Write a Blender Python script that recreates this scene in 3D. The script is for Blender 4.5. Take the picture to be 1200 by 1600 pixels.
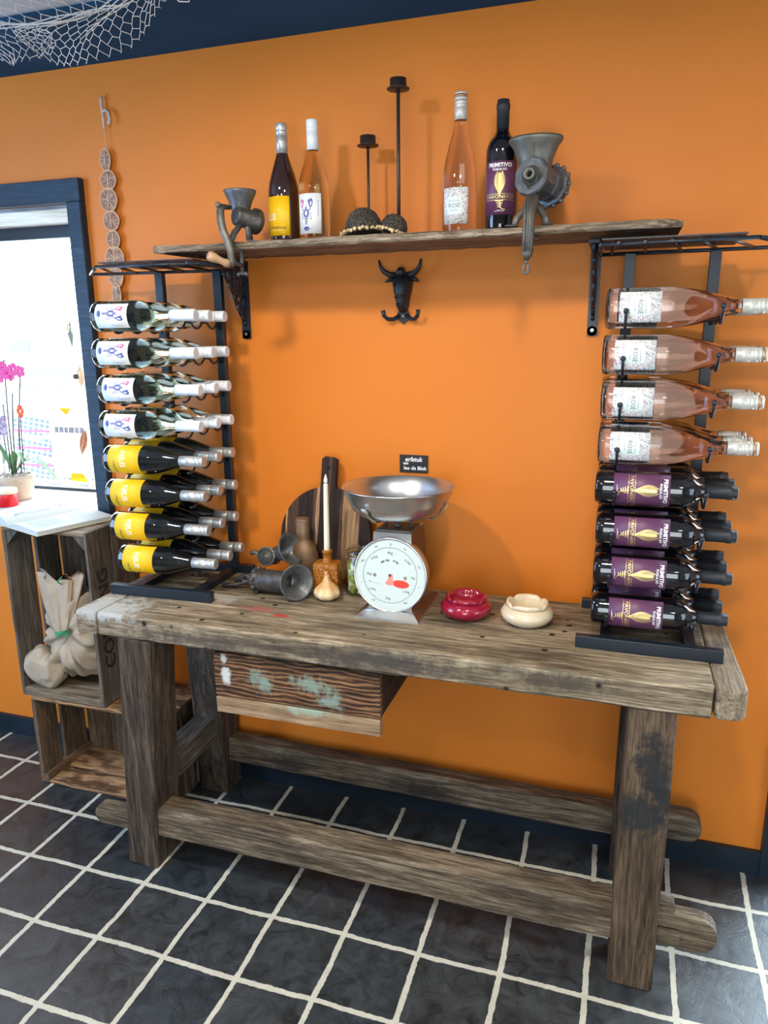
import bpy, bmesh, math, random
from mathutils import Vector, Matrix, Euler
PI = math.pi
V = Vector
random.seed(7)
for o in list(bpy.data.objects):
    bpy.data.objects.remove(o)
COL = bpy.context.scene.collection
SC = bpy.context.scene

# ------------------------------------------------------------------ camera
cam_data = bpy.data.cameras.new('camera')
cam_data.sensor_fit = 'HORIZONTAL'
cam_data.sensor_width = 36
cam_data.lens = 1148.2 * 36 / 1200
cam_data.clip_start = 0.05
cam_data.clip_end = 200
cam = bpy.data.objects.new('camera', cam_data)
COL.objects.link(cam)
R_ = V((0.95153776, 0.30738147, -0.00961948))
U_ = V((-0.06312902, 0.22584603, 0.97211537))
F_ = V((-0.30098277, 0.92439721, -0.23430571))
cam.matrix_world = Matrix(((R_.x, U_.x, -F_.x, 0.4652), (R_.y, U_.y, -F_.y, -2.0685), (R_.z, U_.z, -F_.z, 1.5273), (0, 0, 0, 1)))
SC.camera = cam

# ------------------------------------------------------------------ world, lights, exposure
SC.view_settings.view_transform = 'Standard'
SC.view_settings.look = 'None'
SC.view_settings.exposure = 0.02
SC.view_settings.gamma = 1.0
SC.view_settings.use_curve_mapping = False
SC.cycles.caustics_refractive = False
SC.cycles.caustics_reflective = False
SC.cycles.sample_clamp_indirect = 6.0
SC.cycles.max_bounces = 14
SC.cycles.transmission_bounces = 12
SC.cycles.use_denoising = True
world = bpy.data.worlds.new('world')
SC.world = world
world.use_nodes = True
bgn = world.node_tree.nodes['Background']
bgn.inputs['Color'].default_value = (0.68, 0.87, 1.0, 1)
bgn.inputs['Strength'].default_value = 18.0


def area(name, loc, target, sx, sy, power, col, portal=False, shape='RECTANGLE', spread=PI):
    d = bpy.data.lights.new(name, 'AREA')
    d.shape = shape
    d.size = sx
    if shape in ('RECTANGLE', 'ELLIPSE'):
        d.size_y = sy
    d.energy = power
    d.color = col
    d.spread = spread
    if portal:
        d.cycles.is_portal = True
    o = bpy.data.objects.new(name, d)
    COL.objects.link(o)
    o.location = loc
    o.rotation_euler = (V(target) - V(loc)).to_track_quat('-Z', 'Y').to_euler()
    return o


# daylight through the window and the glass door in this wall, and the shopfront behind the camera
area('window_daylight', (-1.8, 0.34, 1.44), (-1.8, -1, 1.44), 1.1, 1.0, 1, (1, 1, 1), portal=True)
area('door_daylight', (1.45, 0.30, 1.03), (1.45, -1, 1.03), 0.85, 2.0, 1, (1, 1, 1), portal=True)
area('shopfront_daylight', (0.5, -4.0, 1.15), (0.3, 0, 0.6), 1.1, 1.9, 52, (0.86, 0.94, 1.0))
area('left_blue_fill', (-2.6, -1.35, 1.45), (-0.9, -0.1, 1.2), 1.7, 1.5, 80, (0.36, 0.60, 1.0))  # added blue fill imitating the flare on the left; no window in that wall
area('right_blue_fill', (2.5, -1.5, 1.1), (0.9, 0.0, 0.7), 1.2, 1.4, 26, (0.58, 0.78, 1.0))  # added bluish fill from the right, where the wall is closed
# ceiling spots of the shop
for i, (lx, ly, pw) in enumerate([(-0.55, -1.30, 13.5), (0.42, -1.45, 10.5), (-0.1, -2.3, 6), (0.9, -2.5, 4), (-1.2, -2.4, 4)]):
    area('ceiling_spot', (lx, ly, 2.318), (lx * 0.8, ly + 0.55, 0.9), 0.13, 0.13, pw, (1.0, 0.90, 0.74), shape='DISK', spread=math.radians(138))

# ------------------------------------------------------------------ mesh helper
class MB:
    def __init__(s):
        s.v = []; s.f = []; s.m = []; s.sm = []

    def add(s, vs, fs, mi=0, smooth=False, M=None):
        b = len(s.v)
        for p in vs:
            p = V(p)
            s.v.append(M @ p if M else p)
        for f in fs:
            s.f.append([b + i for i in f]); s.m.append(mi); s.sm.append(smooth)
        return s

    def box(s, c, d, mi=0, M=None, ch=0.0):
        c = V(c); x, y, z = d[0] / 2, d[1] / 2, d[2] / 2
        if ch <= 0:
            vs = [c + V((i * x, j * y, k * z)) for i in (-1, 1) for j in (-1, 1) for k in (-1, 1)]
            fs = [(0, 1, 3, 2), (4, 6, 7, 5), (0, 4, 5, 1), (2, 3, 7, 6), (0, 2, 6, 4), (1, 5, 7, 3)]
            return s.add(vs, fs, mi, False, M)
        bm = bmesh.new()
        bmesh.ops.create_cube(bm, size=1)
        for w in bm.verts:
            w.co = V((w.co.x * d[0], w.co.y * d[1], w.co.z * d[2])) + c
        bmesh.ops.bevel(bm, geom=list(bm.edges), offset=ch, segments=2, affect='EDGES', profile=0.6)
        bm.verts.index_update()
        s.add([w.co.copy() for w in bm.verts], [[w.index for w in f.verts] for f in bm.faces], mi, False, M)
        bm.free()
        return s

    def bx(s, x0, x1, y0, y1, z0, z1, mi=0, M=None, ch=0.0):
        return s.box(((x0 + x1) / 2, (y0 + y1) / 2, (z0 + z1) / 2), (abs(x1 - x0), abs(y1 - y0), abs(z1 - z0)), mi, M, ch)

    def lathe(s, prof, n=32, mi=0, M=None, cap=True, smooth=True, sx=1.0, sy=1.0, mis=None):
        """prof: list of (r, z) around z"""
        vs = []; fs = []
        for (r, z) in prof:
            for k in range(n):
                a = 2 * PI * k / n
                vs.append((r * sx * math.cos(a), r * sy * math.sin(a), z))
        b = len(s.v)
        s.add(vs, [], mi, smooth, M)
        for i in range(len(prof) - 1):
            for k in range(n):
                k2 = (k + 1) % n
                s.f.append([b + i * n + k, b + i * n + k2, b + (i + 1) * n + k2, b + (i + 1) * n + k])
                s.m.append(mis[i] if mis else mi); s.sm.append(smooth)
        if cap:
            if prof[0][0] > 1e-6:
                s.f.append([b + k for k in reversed(range(n))]); s.m.append(mi); s.sm.append(False)
            if prof[-1][0] > 1e-6:
                s.f.append([b + (len(prof) - 1) * n + k for k in range(n)]); s.m.append(mi); s.sm.append(False)
        return s

    def tube(s, pts, r, n=8, mi=0, M=None, closed=False, cap=True, flat=1.0, smooth=True, up=None):
        pts = [V(p) for p in pts]
        N = len(pts)
        rs = r if isinstance(r, (list, tuple)) else [r] * N
        b = len(s.v); vs = []
        prev = None
        for i, p in enumerate(pts):
            if closed:
                t = pts[(i + 1) % N] - pts[i - 1]
            else:
                t = pts[min(i + 1, N - 1)] - pts[max(i - 1, 0)]
            t = t.normalized() if t.length > 1e-9 else V((0, 0, 1))
            if up is not None:
                a = V(up) - t * V(up).dot(t)
            elif prev is None:
                ref = V((0, 0, 1)) if abs(t.z) < 0.9 else V((1, 0, 0))
                a = ref - t * ref.dot(t)
            else:
                a = prev - t * prev.dot(t)
            a = a.normalized() if a.length > 1e-9 else V((1, 0, 0))
            prev = a
            bb = t.cross(a)
            for k in range(n):
                an = 2 * PI * k / n
                vs.append(p + (a * math.cos(an) * flat + bb * math.sin(an)) * rs[i])
        s.add(vs, [], mi, smooth, M)
        L = N if closed else N - 1
        for i in range(L):
            i2 = (i + 1) % N
            for k in range(n):
                k2 = (k + 1) % n
                s.f.append([b + i * n + k, b + i * n + k2, b + i2 * n + k2, b + i2 * n + k]); s.m.append(mi); s.sm.append(smooth)
        if cap and not closed:
            s.f.append([b + k for k in reversed(range(n))]); s.m.append(mi); s.sm.append(False)
            s.f.append([b + (N - 1) * n + k for k in range(n)]); s.m.append(mi); s.sm.append(False)
        return s

    def cyl(s, p0, p1, r, n=20, mi=0, M=None, r2=None):
        return s.tube([p0, p1], [r, r if r2 is None else r2], n, mi, M)

    def ball(s, c, r, n=14, mi=0, M=None, sc=(1, 1, 1), rot=None):
        vs = []; fs = []
        c = V(c); h = n // 2
        for i in range(h + 1):
            th = PI * i / h
            for k in range(n):
                a = 2 * PI * k / n
                p = V((math.sin(th) * math.cos(a) * sc[0], math.sin(th) * math.sin(a) * sc[1], math.cos(th) * sc[2])) * r
                if rot: p = rot @ p
                vs.append(c + p)
        for i in range(h):
            for k in range(n):
                k2 = (k + 1) % n
                fs.append((i * n + k, (i + 1) * n + k, (i + 1) * n + k2, i * n + k2))
        return s.add(vs, fs, mi, True, M)

    def prism(s, poly, axis, a0, a1, mi=0, M=None):
        """poly 2D in the other two axes (cyclic order), extruded along axis from a0 to a1"""
        def P(u, w, t):
            return {'x': (t, u, w), 'y': (u, t, w), 'z': (u, w, t)}[axis]
        n = len(poly)
        vs = [P(u, w, a0) for u, w in poly] + [P(u, w, a1) for u, w in poly]
        fs = [list(range(n)), list(range(2 * n - 1, n - 1, -1))] + [(k, k + n, (k + 1) % n + n, (k + 1) % n) for k in range(n)]
        return s.add(vs, fs, mi, False, M)

    def beam(s, p0, p1, w, h, side=(0, 1, 0), ch=0.008, jit=0.002, seg=14, mi=0, seed=1, M=None, taper=1.0):
        """rough sawn beam; w across 'side', h across the third axis, chamfered and slightly wavy"""
        rnd = random.Random(seed)
        p0 = V(p0); p1 = V(p1); t = (p1 - p0).normalized()
        a = V(side); a = (a - t * a.dot(t)).normalized(); b = t.cross(a)
        cs = [(-w / 2 + ch, -h / 2), (w / 2 - ch, -h / 2), (w / 2, -h / 2 + ch), (w / 2, h / 2 - ch), (w / 2 - ch, h / 2), (-w / 2 + ch, h / 2), (-w / 2, h / 2 - ch), (-w / 2, -h / 2 + ch)]
        vs = []; fs = []
        off = [V((rnd.uniform(-jit, jit), rnd.uniform(-jit, jit))) for _ in cs]
        rings = [(-0.0, 0.93)] + [(i / seg, 1.0) for i in range(seg + 1)] + [(1.0, 0.93)]
        for ri, (f, sc) in enumerate(rings):
            if ri == 0: pos = p0
            elif ri == len(rings) - 1: pos = p1
            else:
                L = (p1 - p0).length
                pos = p0 + t * min(max(f * L, ch * 0.7), L - ch * 0.7)
            k = 1 + (taper - 1) * f
            for j, (u, q) in enumerate(cs):
                off[j] = off[j] * 0.7 + V((rnd.uniform(-jit, jit), rnd.uniform(-jit, jit))) * 0.6
                vs.append(pos + a * (u * sc * k + off[j].x) + b * (q * sc * k + off[j].y))
        n = len(cs)
        for i in range(len(rings) - 1):
            for k in range(n):
                k2 = (k + 1) % n
                fs.append((i * n + k, i * n + k2, (i + 1) * n + k2, (i + 1) * n + k))
        fs.append(list(reversed(range(n)))); fs.append([(len(rings) - 1) * n + k for k in range(n)])
        return s.add(vs, fs, mi, False, M)

    def build(s, name, mats, parent=None, world=False):
        me = bpy.data.meshes.new(name)
        vs = s.v
        if world and parent is not None:
            inv = parent.matrix_basis.inverted()
            vs = [inv @ p for p in vs]
        me.from_pydata([tuple(p) for p in vs], [], s.f)
        if not isinstance(mats, (list, tuple)): mats = [mats]
        for m in mats: me.materials.append(m)
        me.polygons.foreach_set('material_index', s.m)
        me.polygons.foreach_set('use_smooth', s.sm)
        bm = bmesh.new(); bm.from_mesh(me)
        bmesh.ops.recalc_face_normals(bm, faces=bm.faces)
        bm.to_mesh(me); bm.free()
        me.update()
        o = bpy.data.objects.new(name, me)
        COL.objects.link(o)
        if parent is not None: o.parent = parent
        return o


def tag(o, label, cat, group=None):
    o['label'] = label; o['category'] = cat
    if group: o['group'] = group
    return o


def thing(name, label, cat, loc=(0, 0, 0), rot=(0, 0, 0), group=None):
    o = bpy.data.objects.new(name, None)
    COL.objects.link(o)
    o.location = loc; o.rotation_euler = rot
    o.empty_display_size = 0.05
    o.matrix_basis = Matrix.LocRotScale(V(loc), Euler(rot), None)
    return tag(o, label, cat, group)


def struct(name, mb, m):
    o = mb.build(name, m); o['kind'] = 'structure'; return o


def copy_tree(o, parent=None):
    c = o.copy(); COL.objects.link(c)
    if parent is not None: c.parent = parent
    for ch in list(o.children): copy_tree(ch, c)
    return c


# ------------------------------------------------------------------ materials
def newmat(name):
    m = bpy.data.materials.new(name); m.use_nodes = True
    nt = m.node_tree
    return m, nt, nt.nodes['Principled BSDF']


def simple(name, col, rough=0.5, metal=0.0, noise=0.0, nscale=30, bump=0.0, bscale=80, coat=0.0, emit=None, spec=0.5, sheen=0.0):
    m, nt, b = newmat(name)
    N, L = nt.nodes, nt.links
    b.inputs['Base Color'].default_value = (*col, 1)
    b.inputs['Roughness'].default_value = rough
    b.inputs['Metallic'].default_value = metal
    b.inputs['Specular IOR Level'].default_value = spec
    b.inputs['Coat Weight'].default_value = coat
    if emit:
        b.inputs['Emission Color'].default_value = (*col, 1); b.inputs['Emission Strength'].default_value = emit
    tc = N.new('ShaderNodeTexCoord')
    if noise > 0:
        n = N.new('ShaderNodeTexNoise'); n.inputs['Scale'].default_value = nscale; n.inputs['Detail'].default_value = 5
        L.new(tc.outputs['Object'], n.inputs['Vector'])
        r = N.new('ShaderNodeValToRGB')
        r.color_ramp.elements[0].position = 0.3; r.color_ramp.elements[1].position = 0.72
        r.color_ramp.elements[0].color = (*[c * (1 - noise) for c in col], 1)
        r.color_ramp.elements[1].color = (*[min(1, c * (1 + noise)) for c in col], 1)
        L.new(n.outputs['Fac'], r.inputs['Fac']); L.new(r.outputs['Color'], b.inputs['Base Color'])
    if bump > 0:
        n2 = N.new('ShaderNodeTexNoise'); n2.inputs['Scale'].default_value = bscale; n2.inputs['Detail'].default_value = 4
        L.new(tc.outputs['Object'], n2.inputs['Vector'])
        bp = N.new('ShaderNodeBump'); bp.inputs['Strength'].default_value = bump; bp.inputs['Distance'].default_value = 0.002
        L.new(n2.outputs['Fac'], bp.inputs['Height']); L.new(bp.outputs['Normal'], b.inputs['Normal'])
    return m


def glass(name, tint, rough=0.01, ior=1.38):
    m, nt, b = newmat(name)
    b.inputs['Base Color'].default_value = (*tint, 1)
    b.inputs['Roughness'].default_value = rough
    b.inputs['IOR'].default_value = ior
    b.inputs['Transmission Weight'].default_value = 1.0
    return m


def thin_glass(name, tint, refl=1.0, rough=0.02):
    m, nt, b = newmat(name)
    N, L = nt.nodes, nt.links
    t = N.new('ShaderNodeBsdfTransparent'); t.inputs['Color'].default_value = (*tint, 1)
    g = N.new('ShaderNodeBsdfGlossy'); g.inputs['Roughness'].default_value = rough
    f = N.new('ShaderNodeLayerWeight'); f.inputs['Blend'].default_value = 0.5
    pw = N.new('ShaderNodeMath'); pw.operation = 'POWER'; pw.inputs[1].default_value = 4.5; L.new(f.outputs['Facing'], pw.inputs[0])
    mu = N.new('ShaderNodeMath'); mu.operation = 'MULTIPLY_ADD'; mu.inputs[1].default_value = 0.8 * refl; mu.inputs[2].default_value = 0.035 * refl
    L.new(pw.outputs[0], mu.inputs[0])
    mx = N.new('ShaderNodeMixShader'); L.new(mu.outputs[0], mx.inputs[0]); L.new(t.outputs[0], mx.inputs[1]); L.new(g.outputs[0], mx.inputs[2])
    L.new(mx.outputs[0], N['Material Output'].inputs['Surface'])
    return m


def wood(name, c0, c1, c2, axis='x', rough=0.75, grain=1.0, stains=(), ring=0.0, blotch=0.5, bump=0.5, holes=0.0):
    """c0 dark .. c2 light; grain runs along axis; stains: (centre, radii xyz, colour, softness, noise) in object space"""
    m, nt, b = newmat(name)
    N, L = nt.nodes, nt.links
    tc = N.new('ShaderNodeTexCoord'); oi = N.new('ShaderNodeObjectInfo')
    add = N.new('ShaderNodeVectorMath'); add.operation = 'MULTIPLY_ADD'
    comb = N.new('ShaderNodeCombineXYZ')
    for i in range(3): L.new(oi.outputs['Random'], comb.inputs[i])
    L.new(comb.outputs[0], add.inputs[0]); add.inputs[1].default_value = (7.3, 5.1, 9.7)
    L.new(tc.outputs['Object'], add.inputs[2])

    def mapped(lo, hi):
        mp = N.new('ShaderNodeMapping')
        mp.inputs['Scale'].default_value = [lo if a == axis else hi for a in 'xyz']
        L.new(add.outputs[0], mp.inputs['Vector']); return mp

    def noise(mp, det=6, dist=0.0, rgh=0.6):
        n = N.new('ShaderNodeTexNoise'); n.inputs['Scale'].default_value = 1; n.inputs['Detail'].default_value = det
        n.inputs['Distortion'].default_value = dist; n.inputs['Roughness'].default_value = rgh
        L.new(mp.outputs[0], n.inputs['Vector']); return n
    g1 = noise(mapped(3.2 * grain, 60 * grain), 9, 0.9, 0.72)
    g2 = noise(mapped(14 * grain, 210 * grain), 5, 0.4, 0.7)
    bl = noise(mapped(4, 9), 4, 0.5)
    mix = N.new('ShaderNodeMath'); mix.operation = 'MULTIPLY_ADD'; mix.inputs[1].default_value = 0.45
    L.new(g2.outputs['Fac'], mix.inputs[0])
    sc = N.new('ShaderNodeMath'); sc.operation = 'MULTIPLY'; sc.inputs[1].default_value = 0.62
    L.new(g1.outputs['Fac'], sc.inputs[0]); L.new(sc.outputs[0], mix.inputs[2])
    src = mix
    if ring > 0:
        w = N.new('ShaderNodeTexWave'); w.wave_type = 'BANDS'; w.bands_direction = 'Z' if axis != 'z' else 'X'
        mpw = mapped(1.0, 1.0)
        w.inputs['Scale'].default_value = 26; w.inputs['Distortion'].default_value = 7.0; w.inputs['Detail'].default_value = 2
        w.inputs['Detail Scale'].default_value = 1.2
        mpw.inputs['Scale'].default_value = [0.35 if a == axis else 1.0 for a in 'xyz']
        L.new(mpw.outputs[0], w.inputs['Vector'])
        ms = N.new('ShaderNodeMath'); ms.operation = 'MULTIPLY_ADD'; ms.inputs[1].default_value = ring
        ms2 = N.new('ShaderNodeMath'); ms2.operation = 'MULTIPLY'; ms2.inputs[1].default_value = 1 - ring
        L.new(mix.outputs[0], ms2.inputs[0]); L.new(w.outputs['Fac'], ms.inputs[0]); L.new(ms2.outputs[0], ms.inputs[2])
        src = ms
    r = N.new('ShaderNodeValToRGB'); e = r.color_ramp.elements
    e[0].position = 0.41; e[0].color = (*c0, 1); e[1].position = 0.66; e[1].color = (*c2, 1)
    k = e.new(0.525); k.color = (*c1, 1)
    L.new(src.outputs[0], r.inputs['Fac'])
    br = N.new('ShaderNodeMapRange'); br.inputs['From Min'].default_value = 0.3; br.inputs['From Max'].default_value = 0.65
    br.inputs['To Min'].default_value = 1 - blotch; br.inputs['To Max'].default_value = 1.12
    L.new(bl.outputs['Fac'], br.inputs['Value'])
    mc = N.new('ShaderNodeMix'); mc.data_type = 'RGBA'; mc.blend_type = 'MULTIPLY'; mc.inputs['Factor'].default_value = 1
    L.new(r.outputs['Color'], mc.inputs['A']); L.new(br.outputs[0], mc.inputs['B'])
    col = mc.outputs['Result']
    if stains or holes:
        sn = N.new('ShaderNodeTexNoise'); sn.inputs['Scale'].default_value = 38; sn.inputs['Detail'].default_value = 7; sn.inputs['Roughness'].default_value = 0.7
        L.new(tc.outputs['Object'], sn.inputs['Vector'])
    for (c, rad, sc_, soft, nz) in stains:
        nz *= 2.6
        sb = N.new('ShaderNodeVectorMath'); sb.operation = 'SUBTRACT'; sb.inputs[1].default_value = c
        L.new(tc.outputs['Object'], sb.inputs[0])
        dv = N.new('ShaderNodeVectorMath'); dv.operation = 'DIVIDE'; dv.inputs[1].default_value = rad
        L.new(sb.outputs[0], dv.inputs[0])
        ln = N.new('ShaderNodeVectorMath'); ln.operation = 'LENGTH'; L.new(dv.outputs[0], ln.inputs[0])
        ad = N.new('ShaderNodeMath'); ad.operation = 'MULTIPLY_ADD'; ad.inputs[1].default_value = nz
        L.new(sn.outputs['Fac'], ad.inputs[0]); L.new(ln.outputs['Value'], ad.inputs[2])
        mr = N.new('ShaderNodeMapRange'); mr.inputs['From Min'].default_value = 1 + nz * 0.5 + soft; mr.inputs['From Max'].default_value = 1 + nz * 0.5 - soft
        mr.inputs['To Min'].default_value = 0; mr.inputs['To Max'].default_value = 0.88
        L.new(ad.outputs[0], mr.inputs['Value'])
        mx = N.new('ShaderNodeMix'); mx.data_type = 'RGBA'; L.new(mr.outputs[0], mx.inputs['Factor'])
        L.new(col, mx.inputs['A']); mx.inputs['B'].default_value = (*sc_, 1)
        col = mx.outputs['Result']
    if holes:
        vo = N.new('ShaderNodeTexVoronoi'); vo.inputs['Scale'].default_value = 14
        L.new(add.outputs[0], vo.inputs['Vector'])
        mr = N.new('ShaderNodeMapRange'); mr.inputs['From Min'].default_value = holes; mr.inputs['From Max'].default_value = holes * 0.6
        L.new(vo.outputs['Distance'], mr.inputs['Value'])
        mx = N.new('ShaderNodeMix'); mx.data_type = 'RGBA'; L.new(mr.outputs[0], mx.inputs['Factor'])
        L.new(col, mx.inputs['A']); mx.inputs['B'].default_value = (0.02, 0.014, 0.01, 1)
        col = mx.outputs['Result']
    L.new(col, b.inputs['Base Color'])
    b.inputs['Roughness'].default_value = rough
    b.inputs['Specular IOR Level'].default_value = 0.25
    bp = N.new('ShaderNodeBump'); bp.inputs['Strength'].default_value = bump; bp.inputs['Distance'].default_value = 0.003
    L.new(src.outputs[0], bp.inputs['Height']); L.new(bp.outputs['Normal'], b.inputs['Normal'])
    return m


MATS = {}
def M_(k): return MATS[k]
MATS['orange'] = simple('orange_wall_paint', (0.70, 0.200, 0.020), 0.50, noise=0.05, nscale=1.6, bump=0.10, bscale=60, spec=0.33)
MATS['beam'] = simple('dark_blue_beam_paint', (0.014, 0.060, 0.120), 0.75, noise=0.15, nscale=5, spec=0.1)
MATS['navy'] = simple('blue_black_paint', (0.006, 0.015, 0.026), 0.38, noise=0.25, nscale=6, bump=0.06, bscale=120)
MATS['navy_wood'] = wood('blue_black_painted_wood', (0.010, 0.022, 0.038), (0.014, 0.030, 0.050), (0.026, 0.050, 0.078), 'x', rough=0.42, blotch=0.2, bump=0.25)
MATS['black'] = simple('black_powder_coat', (0.009, 0.015, 0.024), 0.38, spec=0.5)  # bluish cast of lens haze put into the black base colour
MATS['white_wall'] = simple('cream_wall_paint', (0.62, 0.58, 0.52), 0.7)
MATS['ceiling'] = simple('pale_grey_ceiling', (0.46, 0.48, 0.50), 0.8, noise=0.15, nscale=2)

# ------------------------------------------------------------------ floor of slate tiles
def slate():
    m, nt, b = newmat('slate_tiles_with_cream_grout')
    N, L = nt.nodes, nt.links
    tc = N.new('ShaderNodeTexCoord')
    n0 = N.new('ShaderNodeTexNoise'); n0.inputs['Scale'].default_value = 48; n0.inputs['Detail'].default_value = 8; n0.inputs['Roughness'].default_value = 0.7
    L.new(tc.outputs['Object'], n0.inputs['Vector'])
    sb = N.new('ShaderNodeVectorMath'); sb.operation = 'SUBTRACT'; sb.inputs[1].default_value = (0.5, 0.5, 0.5)
    L.new(n0.outputs['Color'], sb.inputs[0])
    ma = N.new('ShaderNodeVectorMath'); ma.operation = 'MULTIPLY_ADD'; ma.inputs[1].default_value = (0.011, 0.011, 0)
    L.new(sb.outputs[0], ma.inputs[0]); L.new(tc.outputs['Object'], ma.inputs[2])
    n1 = N.new('ShaderNodeTexNoise'); n1.inputs['Scale'].default_value = 4.5; n1.inputs['Detail'].default_value = 2
    L.new(tc.outputs['Object'], n1.inputs['Vector'])
    sb1 = N.new('ShaderNodeVectorMath'); sb1.operation = 'SUBTRACT'; sb1.inputs[1].default_value = (0.5, 0.5, 0.5)
    L.new(n1.outputs['Color'], sb1.inputs[0])
    ma1 = N.new('ShaderNodeVectorMath'); ma1.operation = 'MULTIPLY_ADD'; ma1.inputs[1].default_value = (0.016, 0.016, 0)
    L.new(sb1.outputs[0], ma1.inputs[0]); L.new(ma.outputs[0], ma1.inputs[2])
    br = N.new('ShaderNodeTexBrick'); br.offset = 0.0; br.offset_frequency = 1; br.squash = 1.0
    br.inputs['Scale'].default_value = 1; br.inputs['Brick Width'].default_value = 0.2039; br.inputs['Row Height'].default_value = 0.2039
    br.inputs['Mortar Size'].default_value = 0.0072; br.inputs['Mortar Smooth'].default_value = 0.12; br.inputs['Bias'].default_value = 0
    br.inputs['Color1'].default_value = (0.011, 0.016, 0.020, 1); br.inputs['Color2'].default_value = (0.022, 0.024, 0.025, 1)
    br.inputs['Mortar'].default_value = (0.47, 0.44, 0.35, 1)
    L.new(ma1.outputs[0], br.inputs['Vector'])
    n2 = N.new('ShaderNodeTexNoise'); n2.inputs['Scale'].default_value = 14; n2.inputs['Detail'].default_value = 9; n2.inputs['Roughness'].default_value = 0.72
    n2.inputs['Distortion'].default_value = 1.2
    L.new(tc.outputs['Object'], n2.inputs['Vector'])
    mr = N.new('ShaderNodeMapRange'); mr.inputs['From Min'].default_value = 0.35; mr.inputs['From Max'].default_value = 0.75
    mr.inputs['To Min'].default_value = 0.5; mr.inputs['To Max'].default_value = 3.0
    L.new(n2.outputs['Fac'], mr.inputs['Value'])
    mm = N.new('ShaderNodeMix'); mm.data_type = 'RGBA'; mm.blend_type = 'MULTIPLY'; mm.inputs['Factor'].default_value = 1
    L.new(br.outputs['Color'], mm.inputs['A']); L.new(mr.outputs[0], mm.inputs['B'])
    # pale scratches in the stone
    vo = N.new('ShaderNodeTexNoise'); vo.inputs['Scale'].default_value = 3.3; vo.inputs['Detail'].default_value = 3; vo.inputs['Distortion'].default_value = 0.6
    L.new(tc.outputs['Object'], vo.inputs['Vector'])
    sbv = N.new('ShaderNodeMath'); sbv.operation = 'SUBTRACT'; sbv.inputs[1].default_value = 0.53; L.new(vo.outputs['Fac'], sbv.inputs[0])
    ab = N.new('ShaderNodeMath'); ab.operation = 'ABSOLUTE'; L.new(sbv.outputs[0], ab.inputs[0])
    cr = N.new('ShaderNodeMapRange'); cr.inputs['From Min'].default_value = 0.0014; cr.inputs['From Max'].default_value = 0.0; cr.inputs['To Max'].default_value = 0.22
    L.new(ab.outputs[0], cr.inputs['Value'])
    mk = N.new('ShaderNodeMix'); mk.data_type = 'RGBA'; L.new(cr.outputs[0], mk.inputs['Factor'])
    L.new(mm.outputs['Result'], mk.inputs['A']); mk.inputs['B'].default_value = (0.15, 0.16, 0.16, 1)
    fin = N.new('ShaderNodeMix'); fin.data_type = 'RGBA'; L.new(br.outputs['Fac'], fin.inputs['Factor'])
    L.new(mk.outputs['Result'], fin.inputs['A'])
    nm = N.new('ShaderNodeMix'); nm.data_type = 'RGBA'; nm.inputs['A'].default_value = (0.38, 0.35, 0.27, 1); nm.inputs['B'].default_value = (0.72, 0.68, 0.55, 1)
    L.new(n2.outputs['Fac'], nm.inputs['Factor']); L.new(nm.outputs['Result'], fin.inputs['B'])
    L.new(fin.outputs['Result'], b.inputs['Base Color'])
    rr = N.new('ShaderNodeMapRange'); rr.inputs['To Min'].default_value = 0.22; rr.inputs['To Max'].default_value = 0.62; b.inputs['Specular IOR Level'].default_value = 0.9
    L.new(n2.outputs['Fac'], rr.inputs['Value'])
    rx = N.new('ShaderNodeMath'); rx.operation = 'MAXIMUM'; L.new(rr.outputs[0], rx.inputs[0]); 
    rm = N.new('ShaderNodeMath'); rm.operation = 'MULTIPLY'; rm.inputs[1].default_value = 0.8; L.new(br.outputs['Fac'], rm.inputs[0])
    L.new(rm.outputs[0], rx.inputs[1]); L.new(rx.outputs[0], b.inputs['Roughness'])
    h = N.new('ShaderNodeMath'); h.operation = 'MULTIPLY_ADD'; h.inputs[1].default_value = -0.7
    L.new(br.outputs['Fac'], h.inputs[0]); L.new(n2.outputs['Fac'], h.inputs[2])
    bp = N.new('ShaderNodeBump'); bp.inputs['Strength'].default_value = 0.75; bp.inputs['Distance'].default_value = 0.004
    L.new(h.outputs[0], bp.inputs['Height']); L.new(bp.outputs['Normal'], b.inputs['Normal'])
    return m


fl = MB(); fl.add([(-1.55, -3.85, 0), (4.0, -3.85, 0), (4.0, 0.9, 0), (-1.55, 0.9, 0)], [(0, 1, 2, 3)])
floor = struct('floor', fl, slate())
floor.location = (-1.1653, -0.5677, 0); floor.rotation_euler = (0, 0, -0.004)

# ------------------------------------------------------------------ room shell
XL, XR, YB, ZC = -2.7, 2.6, -4.3, 2.332
WX0, WX1, WZ0, WZ1 = -2.3, -1.24, 0.925, 1.94      # window opening
DX0, DX1, DZ1 = 0.985, 1.85, 2.05                 # door opening
wb = MB()
wb.bx(XL, WX0, 0, 0.3, 0, ZC)
wb.bx(WX0, WX1, 0, 0.3, 0, WZ0)
wb.bx(WX0, WX1, 0, 0.3, WZ1, ZC)
wb.bx(WX1, DX0, 0, 0.3, 0, ZC)
wb.bx(DX0, DX1, 0, 0.3, DZ1, ZC)
wb.bx(DX1, XR, 0, 0.3, 0, ZC)
struct('wall_back', wb, M_('orange'))
struct('wall_left', MB().bx(XL - 0.1, XL, YB, 0.3, 0, ZC), M_('white_wall'))
struct('wall_right', MB().bx(XR, XR + 0.1, YB, 0.3, 0, ZC), M_('white_wall'))
struct('wall_front', MB().bx(XL, XR, YB - 0.1, YB, 0, ZC), M_('white_wall'))
struct('ceiling', MB().bx(XL, XR, YB, 0.3, ZC, ZC + 0.1), M_('ceiling'))
struct('trim_1', MB().bx(XL, XR, -0.335, -0.0005, 2.3228, ZC - 0.001), M_('beam'))       # dark ceiling beam along the wall
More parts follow.
